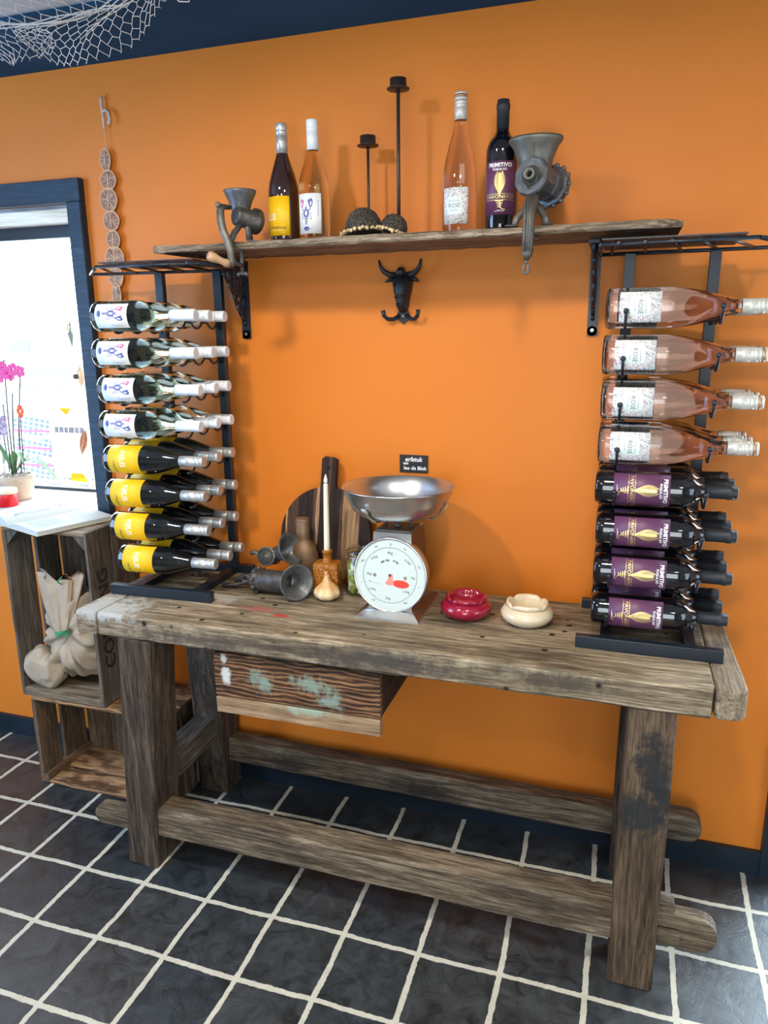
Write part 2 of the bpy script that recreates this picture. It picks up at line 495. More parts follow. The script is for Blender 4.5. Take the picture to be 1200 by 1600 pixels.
bb = MB(); bb.bx(XL, DX0 - 0.06, -0.014, -0.0005, 0, 0.0756)
struct('baseboard_back', bb, M_('navy'))
# door frame at the right end of the wall
df = MB(); df.bx(0.920, DX0, -0.02, 0.05, 0, DZ1 + 0.06); df.bx(DX1, DX1 + 0.065, -0.02, 0.05, 0, DZ1 + 0.06); df.bx(DX0, DX1, -0.02, 0.05, DZ1, DZ1 + 0.06)
struct('trim_2', df, M_('navy'))
pane = thin_glass('clear_pane', (0.98, 0.99, 1.0), 0.6)
d1 = struct('door_1', MB().bx(DX0, DX0 + 0.04, 0.06, 0.10, 0.0, DZ1).bx(DX1 - 0.04, DX1, 0.06, 0.10, 0, DZ1).bx(DX0 + 0.04, DX1 - 0.04, 0.06, 0.10, 0, 0.05).bx(DX0 + 0.04, DX1 - 0.04, 0.06, 0.10, DZ1 - 0.05, DZ1), M_('navy'))
MB().bx(DX0 + 0.04, DX1 - 0.04, 0.078, 0.082, 0.05, DZ1 - 0.05).build('door_pane', pane, d1)
# window: wide dark casing, deep sill, frame with transom, pane
wc = MB()
wc.beam((-2.36, -0.012, 1.976), (-1.186, -0.012, 1.976), 0.03, 0.070, ch=0.003, jit=0.0006, seg=6)
wc.beam((-1.213, -0.012, 0.90), (-1.213, -0.012, 1.942), 0.054, 0.030, side=(1, 0, 0), ch=0.003, jit=0.0006, seg=6)
struct('trim_3', wc, M_('navy_wood'))
w1 = struct('window_1', MB().bx(WX0, WX1, 0.285, 0.325, 1.885, WZ1).bx(WX0, WX1, 0.285, 0.325, WZ0, WZ0 + 0.02).bx(WX0, WX0 + 0.03, 0.285, 0.325, WZ0, WZ1).bx(WX1 - 0.02, WX1, 0.285, 0.325, WZ0, WZ1), M_('navy'))
MB().bx(WX0 + 0.03, WX1 - 0.02, 0.303, 0.307, WZ0 + 0.02, 1.885).build('window_pane', pane, w1)
struct('trim_4', MB().bx(WX0, WX1, 0.0, 0.285, WZ1 - 0.012, WZ1 - 0.0005), wood('pale_soffit_board', (0.20, 0.22, 0.24), (0.30, 0.32, 0.33), (0.42, 0.43, 0.43), 'x'))
struct('trim_5', MB().bx(WX0, WX1, -0.03, 0.285, WZ0 - 0.0, WZ0 + 0.008), simple('white_sill_paint', (0.7, 0.7, 0.68), 0.5))

# ------------------------------------------------------------------ outside the window
quay = struct('floor_outside', MB().bx(-14, 8, 0.32, 14, -0.12, -0.02), simple('pale_paving', (0.62, 0.62, 0.58), 0.8, noise=0.1, nscale=3))  # even pale paving colour with slight random mottling
tag(MB().bx(-9.5, -6.2, 8.0, 9.5, -0.02, 2.2).add([(-9.7, 7.8, 2.2), (-6.0, 7.8, 2.2), (-6.0, 9.7, 2.2), (-9.7, 9.7, 2.2), (-7.9, 7.8, 2.9), (-7.9, 9.7, 2.9)], [(0, 1, 4), (3, 5, 2), (0, 4, 5, 3), (1, 2, 5, 4), (0, 3, 2, 1)], 1).build('harbour_shed', [simple('white_render', (0.72, 0.72, 0.70), 0.8), simple('pale_pink_roof', (0.66, 0.45, 0.42), 0.8)]), 'white harbour building with a pale pink roof far beyond the window', 'building')
bt = thing('boat', 'white moored boat with turquoise stripe seen through the window', 'boat', (-4.6, 4.2, -0.02))
bh = MB()
for sgn in (0,):
    st = []
    for i in range(11):
        t = i / 10; x = -1.9 + 3.8 * t; w = 0.55 * (1 - (abs(2 * t - 1)) ** 3 * 0.8)
        st.append((x, w))
    vs = []; fs = []
    for (x, w) in st:
        vs += [(x * 0.94, -w * 0.7, 0.55), (x, -w, 1.18), (x, w, 1.18), (x * 0.94, w * 0.7, 0.55)]
    for i in range(10):
        for k in range(4):
            k2 = (k + 1) % 4
            fs.append((i * 4 + k, (i + 1) * 4 + k, (i + 1) * 4 + k2, i * 4 + k2))
    fs += [(0, 1, 2, 3), (43, 42, 41, 40)]
    bh.add(vs, fs)
bh.build('hull', simple('white_hull', (0.75, 0.76, 0.75), 0.4), bt)
MB().bx(-0.42, 1.7, -0.58, -0.50, 1.18, 1.30).bx(-0.42, 1.7, -0.60, -0.50, 1.10, 1.13).build('stripe', simple('turquoise_paint', (0.05, 0.22, 0.22), 0.4), bt)
MB().bx(-1.2, 0.3, -0.3, 0.3, 1.18, 1.85).build('cabin', simple('pale_cabin_paint', (0.70, 0.72, 0.72), 0.5), bt)
MB().bx(-0.75, -0.52, -0.312, -0.30, 1.42, 1.52).build('cabin_window', simple('teal_glass', (0.04, 0.16, 0.18), 0.2), bt)


def weave_mat():
    m, nt, b = newmat('blue_pink_woven_plastic')
    N, L = nt.nodes, nt.links
    tc = N.new('ShaderNodeTexCoord')
    ck = N.new('ShaderNodeTexChecker'); ck.inputs['Scale'].default_value = 42
    ck.inputs['Color1'].default_value = (0.62, 0.72, 0.74, 1); ck.inputs['Color2'].default_value = (0.03, 0.10, 0.16, 1)
    mp = N.new('ShaderNodeMapping'); mp.inputs['Rotation'].default_value = (0, 0.6, 0); mp.inputs['Scale'].default_value = (1, 0.001, 1.4)
    L.new(tc.outputs['Object'], mp.inputs['Vector']); L.new(mp.outputs[0], ck.inputs['Vector'])
    w = N.new('ShaderNodeTexWave'); w.bands_direction = 'Z'; w.inputs['Scale'].default_value = 3.6
    L.new(tc.outputs['Object'], w.inputs['Vector'])
    mr = N.new('ShaderNodeMapRange'); mr.inputs['From Min'].default_value = 0.93; mr.inputs['From Max'].default_value = 0.97
    L.new(w.outputs['Fac'], mr.inputs['Value'])
    mx = N.new('ShaderNodeMix'); mx.data_type = 'RGBA'; L.new(mr.outputs[0], mx.inputs['Factor'])
    L.new(ck.outputs['Color'], mx.inputs['A']); mx.inputs['B'].default_value = (0.62, 0.05, 0.22, 1)
    L.new(mx.outputs['Result'], b.inputs['Base Color']); b.inputs['Roughness'].default_value = 0.7
    return m


WV = weave_mat()
ch = thing('garden_chair', 'white garden chair with blue and pink woven bands outside the window', 'chair', (-2.18, 0.95, -0.02))
MB().bx(-0.36, -0.32, -0.02, 0.02, 0, 1.22).bx(0.46, 0.50, -0.02, 0.02, 0, 1.22).bx(-0.32, 0.46, -0.02, 0.02, 1.16, 1.19).bx(-0.36, -0.32, 0.5, 0.54, 0, 0.45).bx(0.46, 0.50, 0.5, 0.54, 0, 0.45).bx(-0.36, 0.5, 0.02, 0.5, 0.40, 0.44).build('frame', simple('white_lacquer', (0.75, 0.75, 0.75), 0.4), ch)
for k in range(5):
    MB().bx(-0.32, 0.46, -0.03, 0.03, 0.62 + k * 0.112, 0.71 + k * 0.112, ch=0.006).build('woven_band', WV, ch)

# ------------------------------------------------------------------ things at the window
def translucent(name, col):
    m, nt, b = newmat(name)
    t_ = nt.nodes.new('ShaderNodeBsdfTranslucent'); t_.inputs['Color'].default_value = (*col, 1)
    mx = nt.nodes.new('ShaderNodeMixShader'); mx.inputs[0].default_value = 0.6
    b.inputs['Base Color'].default_value = (*col, 1); b.inputs['Roughness'].default_value = 0.8
    nt.links.new(b.outputs[0], mx.inputs[1]); nt.links.new(t_.outputs[0], mx.inputs[2])
    nt.links.new(mx.outputs[0], nt.nodes['Material Output'].inputs['Surface'])
    return m


paper_tr = translucent('thin_paper', (0.80, 0.82, 0.82))
po = tag(MB().bx(-1.690, -1.482, 0.288, 0.290, 0.985, 1.262).build('poster', paper_tr), 'white sheet of paper taped to the window pane with yellow corners', 'poster')
dk = translucent('grey_print', (0.42, 0.42, 0.46))
pm = MB()
x = -1.665
for wd in (0.018, 0.02, 0.017, 0.024, 0.02, 0.02):
    pm.bx(x, x + wd, 0.2868, 0.2875, 1.165, 1.188); x += wd + 0.004
for k in range(6): pm.bx(-1.58, -1.495, 0.2868, 0.2875, 1.13 - k * 0.016, 1.1315 - k * 0.016)
pm.build('print', dk, po)
yl = translucent('yellow_tape', (0.85, 0.55, 0.05))
MB().prism([(-1.635, 1.262), (-1.575, 1.262), (-1.60, 1.236)], 'y', 0.284, 0.287).build('yellow_corner', yl, po)
MB().prism([(-1.615, 0.975), (-1.53, 0.970), (-1.55, 1.005), (-1.605, 1.005)], 'y', 0.284, 0.287).build('yellow_corner', yl, po)
# brown feather hanging at the pane
fe = MB()
pts = []
for i in range(13):
    t = i / 12; pts.append((0.018 * math.sin(PI * min(1, t * 1.05)) ** 0.7, t))
poly = [(w * 0.9, -0.10 * t) for w, t in pts] + [(-w * 0.9, -0.10 * t) for w, t in reversed(pts[1:-1])]
fe.prism(poly, 'y', -0.002, 0.002); fe.tube([(0, -0.003, 0.03), (0, -0.003, -0.1)], 0.0012, 5, 1)
fo = tag(fe.build('feather', [simple('rust_feather', (0.35, 0.13, 0.05), 0.8, noise=0.4, nscale=120), simple('quill', (0.5, 0.45, 0.4), 0.6)]), 'rust brown feather hanging against the window pane right of the poster', 'feather')
fo.location = (-1.463, 0.22, 1.190); fo.rotation_euler = (0, 0.28, 0)
# shell ornament and spindle ornament
def ornament(name, label, loc, kind):
    t = thing(name, label, 'ornament', loc)
    MB().tube([(0, 0, 0.0), (0, 0, 0.16)], 0.0008, 5).build('string', simple('ornament_string', (0.4, 0.4, 0.4), 0.7), t)
    if kind == 0:
        MB().lathe([(0.001, -0.055), (0.006, -0.03), (0.013, -0.004), (0.011, 0.0), (0.003, 0.01), (0.004, 0.03), (0.001, 0.05)], 14).build('spindle', simple('green_grey_glass', (0.18, 0.24, 0.22), 0.2), t)
        MB().tube([(-0.012 * math.sin(a), 0, 0.02 + 0.012 * math.cos(a)) for a in [i * 0.4 for i in range(9)]], 0.0035, 8).build('amber_ring', simple('amber', (0.7, 0.45, 0.08), 0.3), t)
    else:
        MB().lathe([(0.001, -0.05), (0.012, -0.035), (0.017, -0.01), (0.012, 0.012), (0.002, 0.026)], 16, sy=0.5).build('shell', simple('cream_shell', (0.66, 0.52, 0.32), 0.4, noise=0.3, nscale=60), t)
        MB().ball((-0.016, -0.008, -0.012), 0.011, 12).build('bead', simple('dark_bead', (0.05, 0.05, 0.06), 0.3), t)
    return t
ornament('spindle_ornament', 'small pointed glass spindle hanging in front of the window', (-1.482, 0.22, 1.545), 0)
ornament('shell_ornament', 'cream shell with dark bead hanging beside the window casing', (-1.458, 0.22, 1.40), 1)

# orchid in a beige pot on the sill
pt = thing('potted_orchid', 'pink orchid with dark stems in a beige pot on the window sill', 'plant', (-1.708, 0.10, 0.934))
MB().lathe([(0.052, 0), (0.060, 0.01), (0.068, 0.078), (0.072, 0.082), (0.070, 0.094), (0.062, 0.094), (0.060, 0.086), (0.0, 0.085)], 28).build('pot', simple('beige_stoneware', (0.52, 0.42, 0.32), 0.6, noise=0.2, nscale=18), pt)
gr = MB()
for k in range(110):
    a = random.uniform(0, 2 * PI); r = 0.060 * math.sqrt(random.random())
    gr.ball((r * math.cos(a), r * math.sin(a), 0.090 + random.uniform(0, 0.008)), 0.005, 5)
g = gr.build('bark_chips', simple('pale_bark', (0.5, 0.47, 0.42), 0.9, noise=0.5, nscale=90), pt); g['kind'] = 'stuff'


def leaf(L, w, rise, droop, ang, curl=0.0):
    mb = MB(); vs = []; fs = []; n = 12
    for i in range(n + 1):
        t = i / n; r = L * t; z = rise * math.sin(PI * 0.5 * min(1, t * 1.6)) - droop * t * t
        ww = w * math.sin(PI * (0.08 + 0.92 * t)) ** 0.7 if t < 1 else 0.0005
        d = V((math.cos(ang), math.sin(ang), 0)); s = V((-math.sin(ang), math.cos(ang), 0))
        c = d * r + V((0, 0, z))
        vs += [c - s * ww + V((0, 0, ww * 0.35)), c, c + s * ww + V((0, 0, ww * 0.35))]
    for i in range(n):
        for k in range(2):
            fs.append((i * 3 + k, i * 3 + k + 1, (i + 1) * 3 + k + 1, (i + 1) * 3 + k))
    return mb.add(vs, fs, 0, True, Matrix.Translation((0, 0, 0.09)))


lm = simple('green_orchid_leaf', (0.10, 0.22, 0.08), 0.45, noise=0.25, nscale=30)
for (L, w, ri, dr, an) in [(0.20, 0.013, 0.10, 0.12, 0.05), (0.16, 0.014, 0.11, 0.14, 0.35), (0.15, 0.013, 0.15, 0.05, 0.7), (0.14, 0.012, 0.10, 0.08, 2.6), (0.13, 0.012, 0.12, 0.06, -0.5), (0.15, 0.011, 0.14, 0.02, -1.4)]:
    leaf(L, w, ri, dr, an).build('leaf', lm, pt)
stm = simple('dark_orchid_stem', (0.05, 0.06, 0.08), 0.6)
for (dx, dy, h, bx_) in [(0.0, 0.0, 0.42, 0.02), (-0.03, 0.01, 0.38, -0.03), (0.02, -0.01, 0.30, 0.03), (0.035, 0.0, 0.36, 0.05), (0.01, -0.02, 0.26, 0.0)]:
    MB().tube([(dx, dy, 0.1), (dx + bx_ * 0.3, dy, 0.1 + h * 0.5), (dx + bx_, dy, 0.1 + h)], 0.0028, 6).build('stem', stm, pt)
pk = simple('pink_petal', (0.80, 0.10, 0.34), 0.6)
for (fx, fz, s) in [(-0.04, 0.470, 1.5), (0.0, 0.462, 1.3), (0.035, 0.474, 1.3), (0.065, 0.485, 1.2), (0.095, 0.478, 1.1), (-0.05, 0.43, 1.5), (-0.035, 0.40, 1.2), (0.02, 0.495, 1.0), (0.05, 0.46, 0.9)]:
    fb = MB()
    for k in range(5):
        a = 2 * PI * k / 5 + fx * 20
        fb.ball((fx + 0.012 * s * math.cos(a), -0.01, fz + 0.012 * s * math.sin(a)), 0.011 * s, 8, sc=(1, 0.25, 0.8))
    fb.ball((fx, -0.016, fz), 0.005 * s, 8)
    fb.build('blossom', pk, pt)
ob = MB()
for k in range(6):
    a = 2 * PI * k / 6
    ob.ball((0.075 + 0.010 * math.cos(a), -0.01, 0.335 + 0.014 * math.sin(a)), 0.010, 8, sc=(0.8, 0.3, 1.1))
ob.tube([(0.05, 0, 0.11), (0.06, -0.003, 0.24), (0.073, -0.006, 0.33)], 0.0022, 6, 1)
ob.build('orange_blossom', [simple('orange_petal', (0.85, 0.12, 0.03), 0.6), stm], pt)
MB().bx(-0.05, 0.03, -0.035, -0.033, 0.245, 0.32).bx(-0.012, -0.009, -0.034, -0.031, 0.10, 0.25).build('picture_tag', simple('mauve_print', (0.45, 0.32, 0.40), 0.5, noise=0.8, nscale=90), pt)

# red ribboned jar on the crate beside the book
rj = thing('ribbon_tin', 'red banded tin with pale lid at the left edge beside the open book', 'tin', (-1.655, -0.002, 0.934))
MB().lathe([(0.036, 0), (0.038, 0.004), (0.036, 0.018), (0.038, 0.022), (0.036, 0.036), (0.037, 0.046)], 26).build('body', simple('bright_red_band', (0.75, 0.015, 0.02), 0.35), rj)
MB().lathe([(0.039, 0.046), (0.040, 0.050), (0.039, 0.062), (0.030, 0.066), (0, 0.066)], 26).build('lid', simple('cream_lid', (0.75, 0.66, 0.50), 0.4), rj)

# ------------------------------------------------------------------ workbench
BL = V((-0.09, -0.30, 0.0))
def bl(x, y, z): return (x - BL.x, y - BL.y, z - BL.z)
top_st = [(bl(-0.86, -0.50, 0.80), (0.10, 0.10, 0.02), (0.42, 0.42, 0.40), 0.35, 1.6),
          (bl(-0.37, -0.40, 0.80), (0.024, 0.011, 0.02), (0.42, 0.03, 0.02), 0.25, 0.7),
          (bl(-0.45, -0.37, 0.80), (0.04, 0.014, 0.02), (0.34, 0.10, 0.08), 0.4, 1.6),
          (bl(-0.60, -0.33, 0.80), (0.05, 0.03, 0.02), (0.36, 0.35, 0.31), 0.4, 1.4),
          (bl(-0.05, -0.53, 0.765), (0.20, 0.02, 0.028), (0.055, 0.048, 0.042), 0.5, 1.2),
          (bl(0.36, -0.53, 0.775), (0.10, 0.02, 0.022), (0.07, 0.055, 0.04), 0.5, 1.4),
          (bl(-0.55, -0.53, 0.757), (0.25, 0.02, 0.02), (0.07, 0.055, 0.045), 0.5, 1.2)]
W_TOP = wood('weathered_bench_top', (0.060, 0.043, 0.027), (0.225, 0.170, 0.108), (0.52, 0.43, 0.30), 'x', stains=top_st, blotch=0.55, holes=0.135, bump=0.7)
W_CAP = wood('weathered_end_grain', (0.10, 0.072, 0.045), (0.25, 0.19, 0.125), (0.45, 0.37, 0.26), 'y', blotch=0.4, bump=0.7)
W_CAPD = wood('dark_painted_end', (0.02, 0.02, 0.02), (0.05, 0.045, 0.04), (0.22, 0.21, 0.19), 'y', blotch=0.5, bump=0.5)
leg_st = [(bl(0.577, -0.52, 0.60), (0.035, 0.03, 0.075), (0.018, 0.020, 0.022), 0.35, 1.3),
          (bl(0.560, -0.52, 0.475), (0.042, 0.03, 0.055), (0.018, 0.022, 0.025), 0.35, 1.5),
          (bl(0.60, -0.52, 0.52), (0.022, 0.03, 0.04), (0.02, 0.022, 0.024), 0.35, 1.4)]
W_LEG = wood('dark_weathered_leg', (0.020, 0.014, 0.010), (0.060, 0.041, 0.028), (0.150, 0.108, 0.075), 'z', blotch=0.4, bump=0.55)
W_LEGR = wood('dark_weathered_leg_burned', (0.030, 0.020, 0.013), (0.095, 0.060, 0.036), (0.21, 0.145, 0.09), 'z', stains=leg_st, blotch=0.4, bump=0.55)
W_STR = wood('worn_stretcher', (0.035, 0.025, 0.017), (0.115, 0.082, 0.052), (0.31, 0.245, 0.165), 'x', blotch=0.5, bump=0.6, stains=[(bl(-0.05, -0.13, 0.14), (0.12, 0.05, 0.03), (0.03, 0.026, 0.022), 0.4, 0.8), (bl(-0.52, -0.13, 0.15), (0.08, 0.05, 0.03), (0.035, 0.03, 0.025), 0.4, 0.8)])
W_SIDE = wood('dusty_side_stretcher', (0.03, 0.024, 0.018), (0.085, 0.068, 0.048), (0.18, 0.15, 0.11), 'y', blotch=0.3)
W_DRW = wood('tarred_pine_front', (0.022, 0.012, 0.008), (0.10, 0.045, 0.020), (0.30, 0.155, 0.072), 'x', ring=0.20, blotch=0.3,
             stains=[(bl(-0.487, -0.505, 0.655), (0.013, 0.03, 0.022), (0.60, 0.60, 0.56), 0.3, 1.2), (bl(-0.492, -0.505, 0.708), (0.008, 0.03, 0.016), (0.55, 0.55, 0.5), 0.3, 1.2),
                     (bl(-0.385, -0.505, 0.655), (0.028, 0.03, 0.022), (0.22, 0.30, 0.24), 0.5, 1.6), (bl(-0.245, -0.505, 0.665), (0.045, 0.03, 0.018), (0.22, 0.30, 0.24), 0.5, 1.8), (bl(-0.195, -0.505, 0.625), (0.025, 0.03, 0.016), (0.22, 0.29, 0.25), 0.5, 1.8)])
W_STRIP = wood('bare_pine_strip', (0.16, 0.09, 0.045), (0.30, 0.19, 0.105), (0.48, 0.34, 0.21), 'x', blotch=0.25, stains=[(bl(-0.25, -0.505, 0.592), (0.06, 0.03, 0.012), (0.30, 0.38, 0.30), 0.5, 1.5)], holes=0.07)
W_DARK = wood('dark_drawer_side', (0.012, 0.007, 0.005), (0.03, 0.016, 0.011), (0.06, 0.035, 0.022), 'y', blotch=0.3)

bench = thing('workbench', 'massive weathered wooden workbench with a drawer standing on the slate floor', 'workbench', tuple(BL))
tb = MB(); tb.beam((-0.868, -0.300, 0.766), (0.686, -0.300, 0.766), 0.445, 0.068, side=(0, 1, 0), ch=0.007, jit=0.0022, seg=40, seed=3)
tb.build('tabletop', W_TOP, bench, True)
rb = MB(); rb.prism([(0.688, -0.516), (0.695, -0.524), (0.735, -0.520), (0.752, -0.500), (0.752, -0.43), (0.748, -0.30), (0.744, -0.082), (0.688, -0.080)], 'z', 0.7325, 0.799)
o = rb.build('end_board', W_CAP, bench, True)
bv = o.modifiers.new('b', 'BEVEL'); bv.width = 0.007; bv.segments = 2; bv.limit_method = 'ANGLE'
lb = MB(); lb.prism([(-0.870, -0.522), (-0.930, -0.527), (-0.937, -0.515), (-0.935, -0.082), (-0.870, -0.080)], 'z', 0.735, 0.800)
o = lb.build('end_board', W_TOP, bench, True)
bv = o.modifiers.new('b', 'BEVEL'); bv.width = 0.005; bv.segments = 2; bv.limit_method = 'ANGLE'


def leg(xt0, xt1, yt, xb0, xb1, yb, dep, mat, seed, mirror=False):
    w = ((xt1 - xt0) + (xb1 - xb0)) / 2
    p1 = V(((xt0 + xt1) / 2, yt + dep / 2, 0.734)); p0 = V(((xb0 + xb1) / 2, yb + dep / 2, 0.0))
    m = MB(); m.beam(p0, p1, dep, w, side=(0, 1, 0), ch=0.006, jit=0.0014, seg=12, seed=seed)
    return m.build('leg', mat, bench, True)


leg(-0.807, -0.707, -0.520, -0.860, -0.757, -0.506, 0.125, W_LEG, 11)
leg(0.514, 0.622, -0.520, 0.517, 0.614, -0.516, 0.125, W_LEGR, 12)
leg(-0.812, -0.708, -0.215, -0.850, -0.745, -0.115, 0.105, W_LEG, 13)
leg(0.510, 0.612, -0.200, 0.510, 0.612, -0.130, 0.105, W_LEG, 14)
# long stretchers with round-nosed tenons
s1 = MB(); s1.beam((-0.775, -0.457, 0.151), (0.53, -0.457, 0.151), 0.080, 0.090, ch=0.006, jit=0.002, seg=34, seed=21)
s1.build('long_stretcher', W_STR, bench, True)
s2 = MB(); s2.beam((-0.76, -0.073, 0.160), (0.53, -0.073, 0.148), 0.062, 0.085, ch=0.006, jit=0.002, seg=34, seed=22)
s2.build('long_stretcher', W_STR, bench, True)


def tenon(x0, x1, y0, y1, zc, h):
    s = 1 if x1 > x0 else -1
    r = h / 2; pl = [(x0, zc - r)]
    for i in range(13):
        a = -PI / 2 + PI * i / 12
        pl.append((x1 - s * r * 0.9 + s * r * 0.9 * math.cos(a), zc + r * math.sin(a)))
    pl.append((x0, zc + r))
    m = MB(); m.prism(pl, 'y', y0, y1)
    o = m.build('tenon', W_STR, bench, True)
    bv = o.modifiers.new('b', 'BEVEL'); bv.width = 0.003; bv.segments = 2; bv.limit_method = 'ANGLE'
    return o


tenon(0.615, 0.752, -0.475, -0.435, 0.148, 0.090)
tenon(0.610, 0.745, -0.125, -0.075, 0.185, 0.080)
tenon(-0.845, -0.990, -0.475, -0.435, 0.118, 0.060)
wd = MB(); wd.beam((0.616, -0.484, 0.140), (0.668, -0.484, 0.140), 0.018, 0.040, ch=0.008, jit=0.001, seg=3, seed=5)
wd.build('wedge', W_STR, bench, True)
wd = MB(); wd.beam((0.610, -0.452, 0.199), (0.655, -0.452, 0.199), 0.05, 0.022, ch=0.007, jit=0.001, seg=3, seed=6)
wd.build('wedge', W_STR, bench, True)
ss = MB(); ss.beam((-0.79, -0.40, 0.262), (-0.79, -0.13, 0.262), 0.075, 0.085, side=(1, 0, 0), ch=0.005, jit=0.0015, seg=8, seed=31)
ss.build('side_stretcher', W_SIDE, bench, True)
ss = MB(); ss.beam((0.565, -0.40, 0.262), (0.565, -0.14, 0.262), 0.070, 0.080, side=(1, 0, 0), ch=0.005, jit=0.0015, seg=8, seed=32)
ss.build('side_stretcher', W_SIDE, bench, True)
# drawer
dr = MB(); dr.bx(-0.085, -0.062, -0.482, -0.20, 0.597, 0.722); dr.bx(-0.52, -0.50, -0.482, -0.20, 0.597, 0.722); dr.bx(-0.50, -0.085, -0.482, -0.20, 0.590, 0.600); dr.bx(-0.50, -0.085, -0.215, -0.20, 0.60, 0.722)
dw = dr.build('drawer', W_DARK, bench, True)
f1 = MB(); f1.beam((-0.522, -0.492, 0.658), (-0.060, -0.492, 0.661), 0.018, 0.122, ch=0.002, jit=0.0008, seg=12, seed=41)
o = f1.build('drawer_front', W_DRW); o.parent = dw; o.data.transform(Matrix.Translation(-BL))
f2 = MB(); f2.beam((-0.520, -0.494, 0.572), (-0.060, -0.494, 0.574), 0.020, 0.046, ch=0.002, jit=0.0012, seg=14, seed=42)
o = f2.build('bottom_strip', W_STRIP); o.parent = dw; o.data.transform(Matrix.Translation(-BL))
MB().bx(-0.062, -0.025, -0.46, -0.20, 0.700, 0.728, ch=0.004).build('drawer_runner', W_SIDE, bench, True)
MB().bx(-0.545, -0.522, -0.47, -0.20, 0.700, 0.728, ch=0.003).build('drawer_runner', W_SIDE, bench, True)

# ------------------------------------------------------------------ wall shelf
W_SHELF = wood('driftwood_shelf_board', (0.040, 0.027, 0.018), (0.18, 0.13, 0.085), (0.48, 0.39, 0.28), 'x', grain=1.0, blotch=0.45, bump=1.0)
sh = MB()
rnd = random.Random(5)
NX = 46; vs = []; fs = []
fy = -0.281
for i in range(NX + 1):
    t = i / NX; x = -0.765 + 1.328 * t
    wv = 0.004 * math.sin(x * 9) + rnd.uniform(-0.0025, 0.0025)
    f = fy + wv
    if i == 0: f += 0.008
    if i >= NX - 1: f += 0.012 * (i - NX + 2)
    zt = 1.765 - 0.001 + rnd.uniform(-0.001, 0.001); zb = 1.746 + rnd.uniform(-0.0015, 0.0015)
    if i >= NX: zt -= 0.002; zb += 0.002
    xe = x
    vs += [(xe, -0.002, zb + 0.006), (xe, f + 0.02, zb + 0.001), (xe, f + 0.003, zb), (xe, f, zb + 0.004), (xe, f + rnd.uniform(-0.002, 0.003), (zb + zt) / 2), (xe, f, zt - 0.004), (xe, f + 0.004, zt), (xe, -0.002, zt)]
n = 8
for i in range(NX):
    for k in range(n):
        k2 = (k + 1) % n
        fs.append((i * n + k, i * n + k2, (i + 1) * n + k2, (i + 1) * n + k))
fs.append(list(range(n))); fs.append([NX * n + k for k in reversed(range(n))])
sh.add(vs, fs)
tag(sh.build('wall_shelf', W_SHELF), 'long rough driftwood shelf board mounted on the orange wall', 'shelf')


def bracket(x, label):
    t = thing('shelf_bracket', label, 'bracket', (x, -0.001, 1.52), group='iron brackets under the shelf')
    m = MB()
    m.bx(-0.013, 0.013, -0.008, 0, 0, 0.222)                     # wall strap
    m.cyl((0, -0.008, 0.012), (0, 0.0, 0.012), 0.013, 16)
    m.bx(-0.013, 0.013, -0.150, 0, 0.216, 0.224)                  # arm under the board
    m.bx(-0.012, 0.012, -0.285, -0.28, 0.205, 0.224) if False else None
    m.build('strap', M_('black'), t)
    w = MB()
    # ornamental web with pierced openings
    cur = [(-0.150, 0.216), (-0.128, 0.185), (-0.100, 0.160), (-0.076, 0.130), (-0.058, 0.098), (-0.036, 0.070), (-0.015, 0.052), (-0.008, 0.040)]
    for a, b_ in zip(cur[:-1], cur[1:]):
        w.cyl((0, a[0], a[1]), (0, b_[0], b_[1]), 0.005, 8)
    for k in range(1, 7):
        a = cur[k]
        w.tube([(0, a[0], a[1]), (0, a[0] * 0.55, a[1] + 0.01), (0, -0.006, a[1] + 0.03)], 0.0045, 6)
        w.tube([(0, a[0], a[1]), (0, a[0] + 0.012, 0.17 + 0.04 * k / 7), (0, a[0] + 0.004, 0.218)], 0.0045, 6)
    w.prism([(-0.098, 0.216), (-0.098, 0.178), (-0.076, 0.150), (-0.05, 0.12), (-0.008, 0.115), (-0.008, 0.216)], 'x', -0.002, 0.002)
    w.build('web', M_('black'), t)
    MB().cyl((0, -0.0105, 0.014), (0, -0.007, 0.014), 0.0045, 12).build('screw', simple('screw_steel', (0.45, 0.45, 0.45), 0.35, 0.9), t)
    return t


bracket(-0.640, 'black pierced iron bracket holding the left end of the shelf')
bracket(0.374, 'black iron bracket holding the right end of the shelf')

# ------------------------------------------------------------------ bottles
def font_mesh(s, size, offset=0.0, align='CENTER', rot=0.0, sx=1.0, at=(0, 0), shear=0.0):
    cu = bpy.data.curves.new('txt', 'FONT'); cu.body = s; cu.size = size; cu.align_x = align; cu.align_y = 'CENTER'
    cu.offset = offset; cu.resolution_u = 2; cu.shear = shear
    o = bpy.data.objects.new('txt', cu); COL.objects.link(o)
    dg = bpy.context.evaluated_depsgraph_get(); dg.update()
    me = o.evaluated_get(dg).to_mesh()
    vs = []; c_, s_ = math.cos(rot), math.sin(rot)
    for w in me.vertices:
        X, Y = w.co.x * sx, w.co.y
        vs.append((X * c_ - Y * s_ + at[0], X * s_ + Y * c_ + at[1]))
    fs = [list(p.vertices) for p in me.polygons]
    o.evaluated_get(dg).to_mesh_clear()
    bpy.data.objects.remove(o); bpy.data.curves.remove(cu)
    return vs, fs


